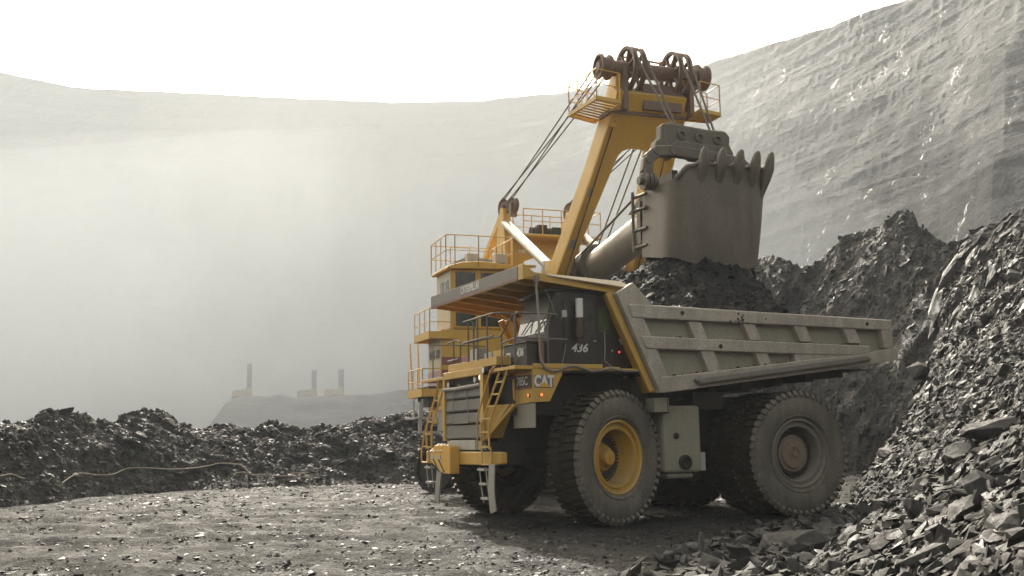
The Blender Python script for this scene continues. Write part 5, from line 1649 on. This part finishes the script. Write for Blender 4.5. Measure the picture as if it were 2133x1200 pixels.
cable([(490, 993), (512, 986), (528, 993), (545, 993), (570, 995), (600, 995), (630, 996), (652, 1001)], 'thin branching cable end lying near the middle of the heap', 'cables lying on the heap', .022)
cable([(606, 995), (612, 990), (628, 990), (645, 987)], 'shortest twig-like cable stub beside the branching end', 'cables lying on the heap', .02)

# ------------------------------------------------------------------ drill rigs on the bench
def rig(px, py_base, D, h, label, wid):
    a, b = px_to_dir(px, py_base)
    root = empty('drill_rig', (a * D, D, CAM_H + b * D - .1), random.uniform(-.3, .3))
    root.scale = (D / 318,) * 3
    tag(root, label, 'drill rig', 'drill rigs on the hazy bench')
    m = MB()
    for s in (-1, 1): m.prism([(-2.6, .3), (-2.1, 0), (2.1, 0), (2.6, .3), (2.6, .8), (2.1, 1.1), (-2.1, 1.1), (-2.6, .8)], 1, s * 1.2, s * 1.9)
    m.build('crawler', M_dark, root)
    m = MB(); m.box(-2.6, 3.0, -1.4, 1.4, 1.2, 2.2); m.box(-2.4, .4, -1.3, 1.3, 2.2, 3.0); m.build('body', M_yel2, root, bevel=.05)
    m = MB(); m.box(1.4, 2.9, -1.4, -.2, 2.2, 3.6); m.build('cab', M_yel2, root, bevel=.05)
    m = MB()
    for x in (-wid, wid):
        for y in (-wid, wid): m.bar((2.3 + x, y, 1.0), (2.3 + x, y, h), .16)
    k = int(h / 1.2)
    for i in range(k):
        z0, z1 = 1.2 + i * (h - 1.2) / k, 1.2 + (i + 1) * (h - 1.2) / k
        for s in (-1, 1):
            m.bar((2.3 - wid, s * wid, z0), (2.3 + wid, s * wid, z1), .09); m.bar((2.3 + s * wid, -wid, z0), (2.3 + s * wid, wid, z1), .09)
    m.box(2.3 - wid * .8, 2.3 + wid * .8, -wid * .8, wid * .8, 1.2, h - .4)
    m.build('mast', M_dark, root)
rig(503, 832, 216, 11, 'faint drill rig farthest left in the dust, body hidden', .5)
rig(638, 832, 216, 9, 'middle hazy yellow drill rig with pale body', .55)
rig(695, 831, 216, 9.2, 'rightmost hazy drill rig with the darkest mast', .6)

# ------------------------------------------------------------------ poles along the rim of the wall
def pole(px, py, h, label, lattice=False):
    a, b = px_to_dir(px, py)
    D = float(np.interp(px, wpx, wD)) + 1
    root = empty('utility_pole', (a * D, D, CAM_H + b * D - 1.5), .3)
    tag(root, label, 'pole', 'poles on the pit rim')
    m = MB()
    if lattice:
        for s in (-1, 1): m.bar((s * .9, 0, 0), (s * .25, 0, h), .12)
        for i in range(4): m.bar((-.8 + i * .1, 0, i * h / 4), (.8 - i * .15, 0, (i + 1) * h / 4), .08)
    else:
        m.tube([(0, 0, 0), (0, 0, h)], .09, 8, r2=.06)
    m.build('post', M_dark, root)
    m = MB(); m.box(-1.2 if lattice else -.5, 1.2 if lattice else .5, -.06, .06, h - .6, h - .4); m.build('crossarm', M_dark, root)
pole(1753, 48, 5.4, 'thin bare pole on the pit rim left of the lattice tower')
pole(1782, 38, 4.2, 'squat lattice tower on the pit rim between two poles', True)
pole(1817, 26, 6.5, 'tallest thin pole on the pit rim right of the lattice tower')
pole(1666, 80, 5.6, 'thin pole lowest down the pit rim, leftmost of the row')

# ------------------------------------------------------------------ air
def vol_mat(name, col, dens, g):
    m = bpy.data.materials.new(name); m.use_nodes = True
    nt = m.node_tree; nt.nodes.clear()
    o = nt.nodes.new('ShaderNodeOutputMaterial'); v = nt.nodes.new('ShaderNodeVolumePrincipled')
    v.inputs['Color'].default_value = (*col, 1); v.inputs['Density'].default_value = dens; v.inputs['Anisotropy'].default_value = g
    nt.links.new(v.outputs[0], o.inputs['Volume'])
    return m
HAZE_D, DUST_D = 0.0006, 0.008
hz_ = MB().box(-760, 760, -40, 700, -3.5, 262).build('haze', vol_mat('haze_air', (.375, .405, .435), HAZE_D, .30))
tag(hz_, 'pale dusty air filling the open pit', 'haze', kind='stuff')
def puff(px, py, D, rx, ry, rz, dens, label, g=.30, col=(.40, .43, .46), seed=0):
    a, b = px_to_dir(px, py)
    bm = bmesh.new(); bmesh.ops.create_icosphere(bm, subdivisions=4, radius=1)
    for v in bm.verts:
        p = v.co.copy()
        k = 1 + .16 * float(fbm(np.array([p.x * 1.0 + seed]), np.array([p.y + p.z * .8]), .9, 3, 400 + seed)[0])
        v.co = Vector((p.x * rx * k, p.y * ry * k, p.z * rz * k))
    me = bpy.data.meshes.new('dust_cloud'); bm.to_mesh(me); bm.free()
    me.materials.append(vol_mat('dust_air', col, dens, g))
    o = bpy.data.objects.new('dust_cloud', me); COL.objects.link(o)
    o.location = (a * D, D, CAM_H + b * D)
    tag(o, label, 'dust', kind='stuff')
    return o
def cloud(px, py, D, rx, ry, rz, dens, label, scale, lo, hi, g=.3, col=(.5, .52, .53), rise=1.0):
    """ragged dust: density from drifting noise, fading to nothing well inside its boundary"""
    a, b = px_to_dir(px, py)
    bm = bmesh.new(); bmesh.ops.create_icosphere(bm, subdivisions=3, radius=1)
    me = bpy.data.meshes.new('dust_cloud'); bm.to_mesh(me); bm.free()
    me.transform(Matrix.Diagonal((rx, ry, rz, 1)))
    m = vol_mat('ragged_dust_air', col, dens, g); nt = m.node_tree
    v = [n_ for n_ in nt.nodes if n_.type == 'PRINCIPLED_VOLUME'][0]
    tc = N(nt, 'ShaderNodeTexCoord')
    mp = N(nt, 'ShaderNodeMapping'); mp.inputs['Scale'].default_value = (1 / rx, 1 / ry, 1 / rz)
    nt.links.new(tc.outputs['Object'], mp.inputs[0])
    ln = N(nt, 'ShaderNodeVectorMath', operation='LENGTH'); nt.links.new(mp.outputs[0], ln.inputs[0])
    fo = N(nt, 'ShaderNodeMapRange', interpolation_type='SMOOTHSTEP'); fo.inputs[1].default_value = 1.0; fo.inputs[2].default_value = 0.15
    nt.links.new(ln.outputs['Value'], fo.inputs[0])
    ns = N(nt, 'ShaderNodeTexNoise'); ns.inputs['Scale'].default_value = scale; ns.inputs['Detail'].default_value = 3; ns.inputs['Distortion'].default_value = .6
    m2 = N(nt, 'ShaderNodeMapping'); m2.inputs['Scale'].default_value = (1, 1, rise); nt.links.new(tc.outputs['Object'], m2.inputs[0]); nt.links.new(m2.outputs[0], ns.inputs['Vector'])
    nr_ = N(nt, 'ShaderNodeMapRange', interpolation_type='SMOOTHSTEP'); nr_.inputs[1].default_value = lo; nr_.inputs[2].default_value = hi
    nt.links.new(ns.outputs[0], nr_.inputs[0])
    mu = N(nt, 'ShaderNodeMath', operation='MULTIPLY'); nt.links.new(fo.outputs[0], mu.inputs[0]); nt.links.new(nr_.outputs[0], mu.inputs[1])
    m3 = N(nt, 'ShaderNodeMath', operation='MULTIPLY'); nt.links.new(mu.outputs[0], m3.inputs[0]); m3.inputs[1].default_value = dens
    nt.links.new(m3.outputs[0], v.inputs['Density'])
    me.materials.append(m)
    o = bpy.data.objects.new('dust_cloud', me); COL.objects.link(o)
    o.location = (a * D, D, CAM_H + b * D)
    tag(o, label, 'dust', kind='stuff')
    return o
puff(480, 560, 310, 190, 150, 125, .0022, 'broad bright bank of dust filling the left of the pit', seed=1, col=(.365, .39, .41))
puff(430, 800, 215, 150, 140, 36, .0064, 'low pale dust lying over the pit floor', seed=6, col=(.42, .447, .47))
cloud(500, 640, 285, 70, 45, 70, .030, 'ragged bright plume of dust drifting up from the bench', .035, .42, .72, col=(.54, .56, .57), rise=.6)
cloud(520, 795, 232, 48, 22, 15, .034, 'low puffs of dust round the drill rigs', .06, .40, .68, col=(.60, .60, .59))
puff(1080, 420, 260, 90, 90, 80, .0024, 'thin bank of dust hanging behind the shovel', seed=4, col=(.385, .40, .41))
puff(1800, 300, 165, 85, 60, 75, .0016, 'thin veil of dust in front of the right-hand pit wall', seed=7, col=(.30, .315, .33))
puff(1450, 560, 95, 16, 12, 7, .006, 'thin dust drifting between the truck and the wall', seed=5)

n = 420
px_ = rng.uniform(-7.5, -1.6, n); up_ = rng.random(n) < .35
zz = np.where(up_, np.interp(px_, [-7.66, -.78], [4.18, 4.255]), np.interp(px_, [-7.7, -5.25, -1.3], [3.99, 3.745, 3.31]))
keep = up_ | (px_ > -5.1)
L3 = np.stack([px_, rng.uniform(2.99, 3.14, n), zz + .004], -1)[keep]
scatter('ledge_chips', L3 @ R3.T + t3, np.tile([0, 0, 1.], (len(L3), 1)), psize(len(L3), .008, .035, 2.2), M_load, 'small chips caught on the ledges of the dump body', tilt=.5)

n = 260
fx_ = rng.uniform(-7.0, -4.3, n); fz_ = rng.uniform(5.2, 6.75, n)
F3 = np.stack([fx_ + (6.75 - fz_) * rng.normal(-.05, .1, n), rng.uniform(-2.0, .1, n), fz_], -1)
scatter('falling_rock', F3 @ R3.T + t3, rng.normal(0, 1, (n, 3)) / 1.7, psize(n, .02, .13, 2.0), M_load, 'dark broken rock dropping from the dipper onto the load', tilt=2.0, sink=0)
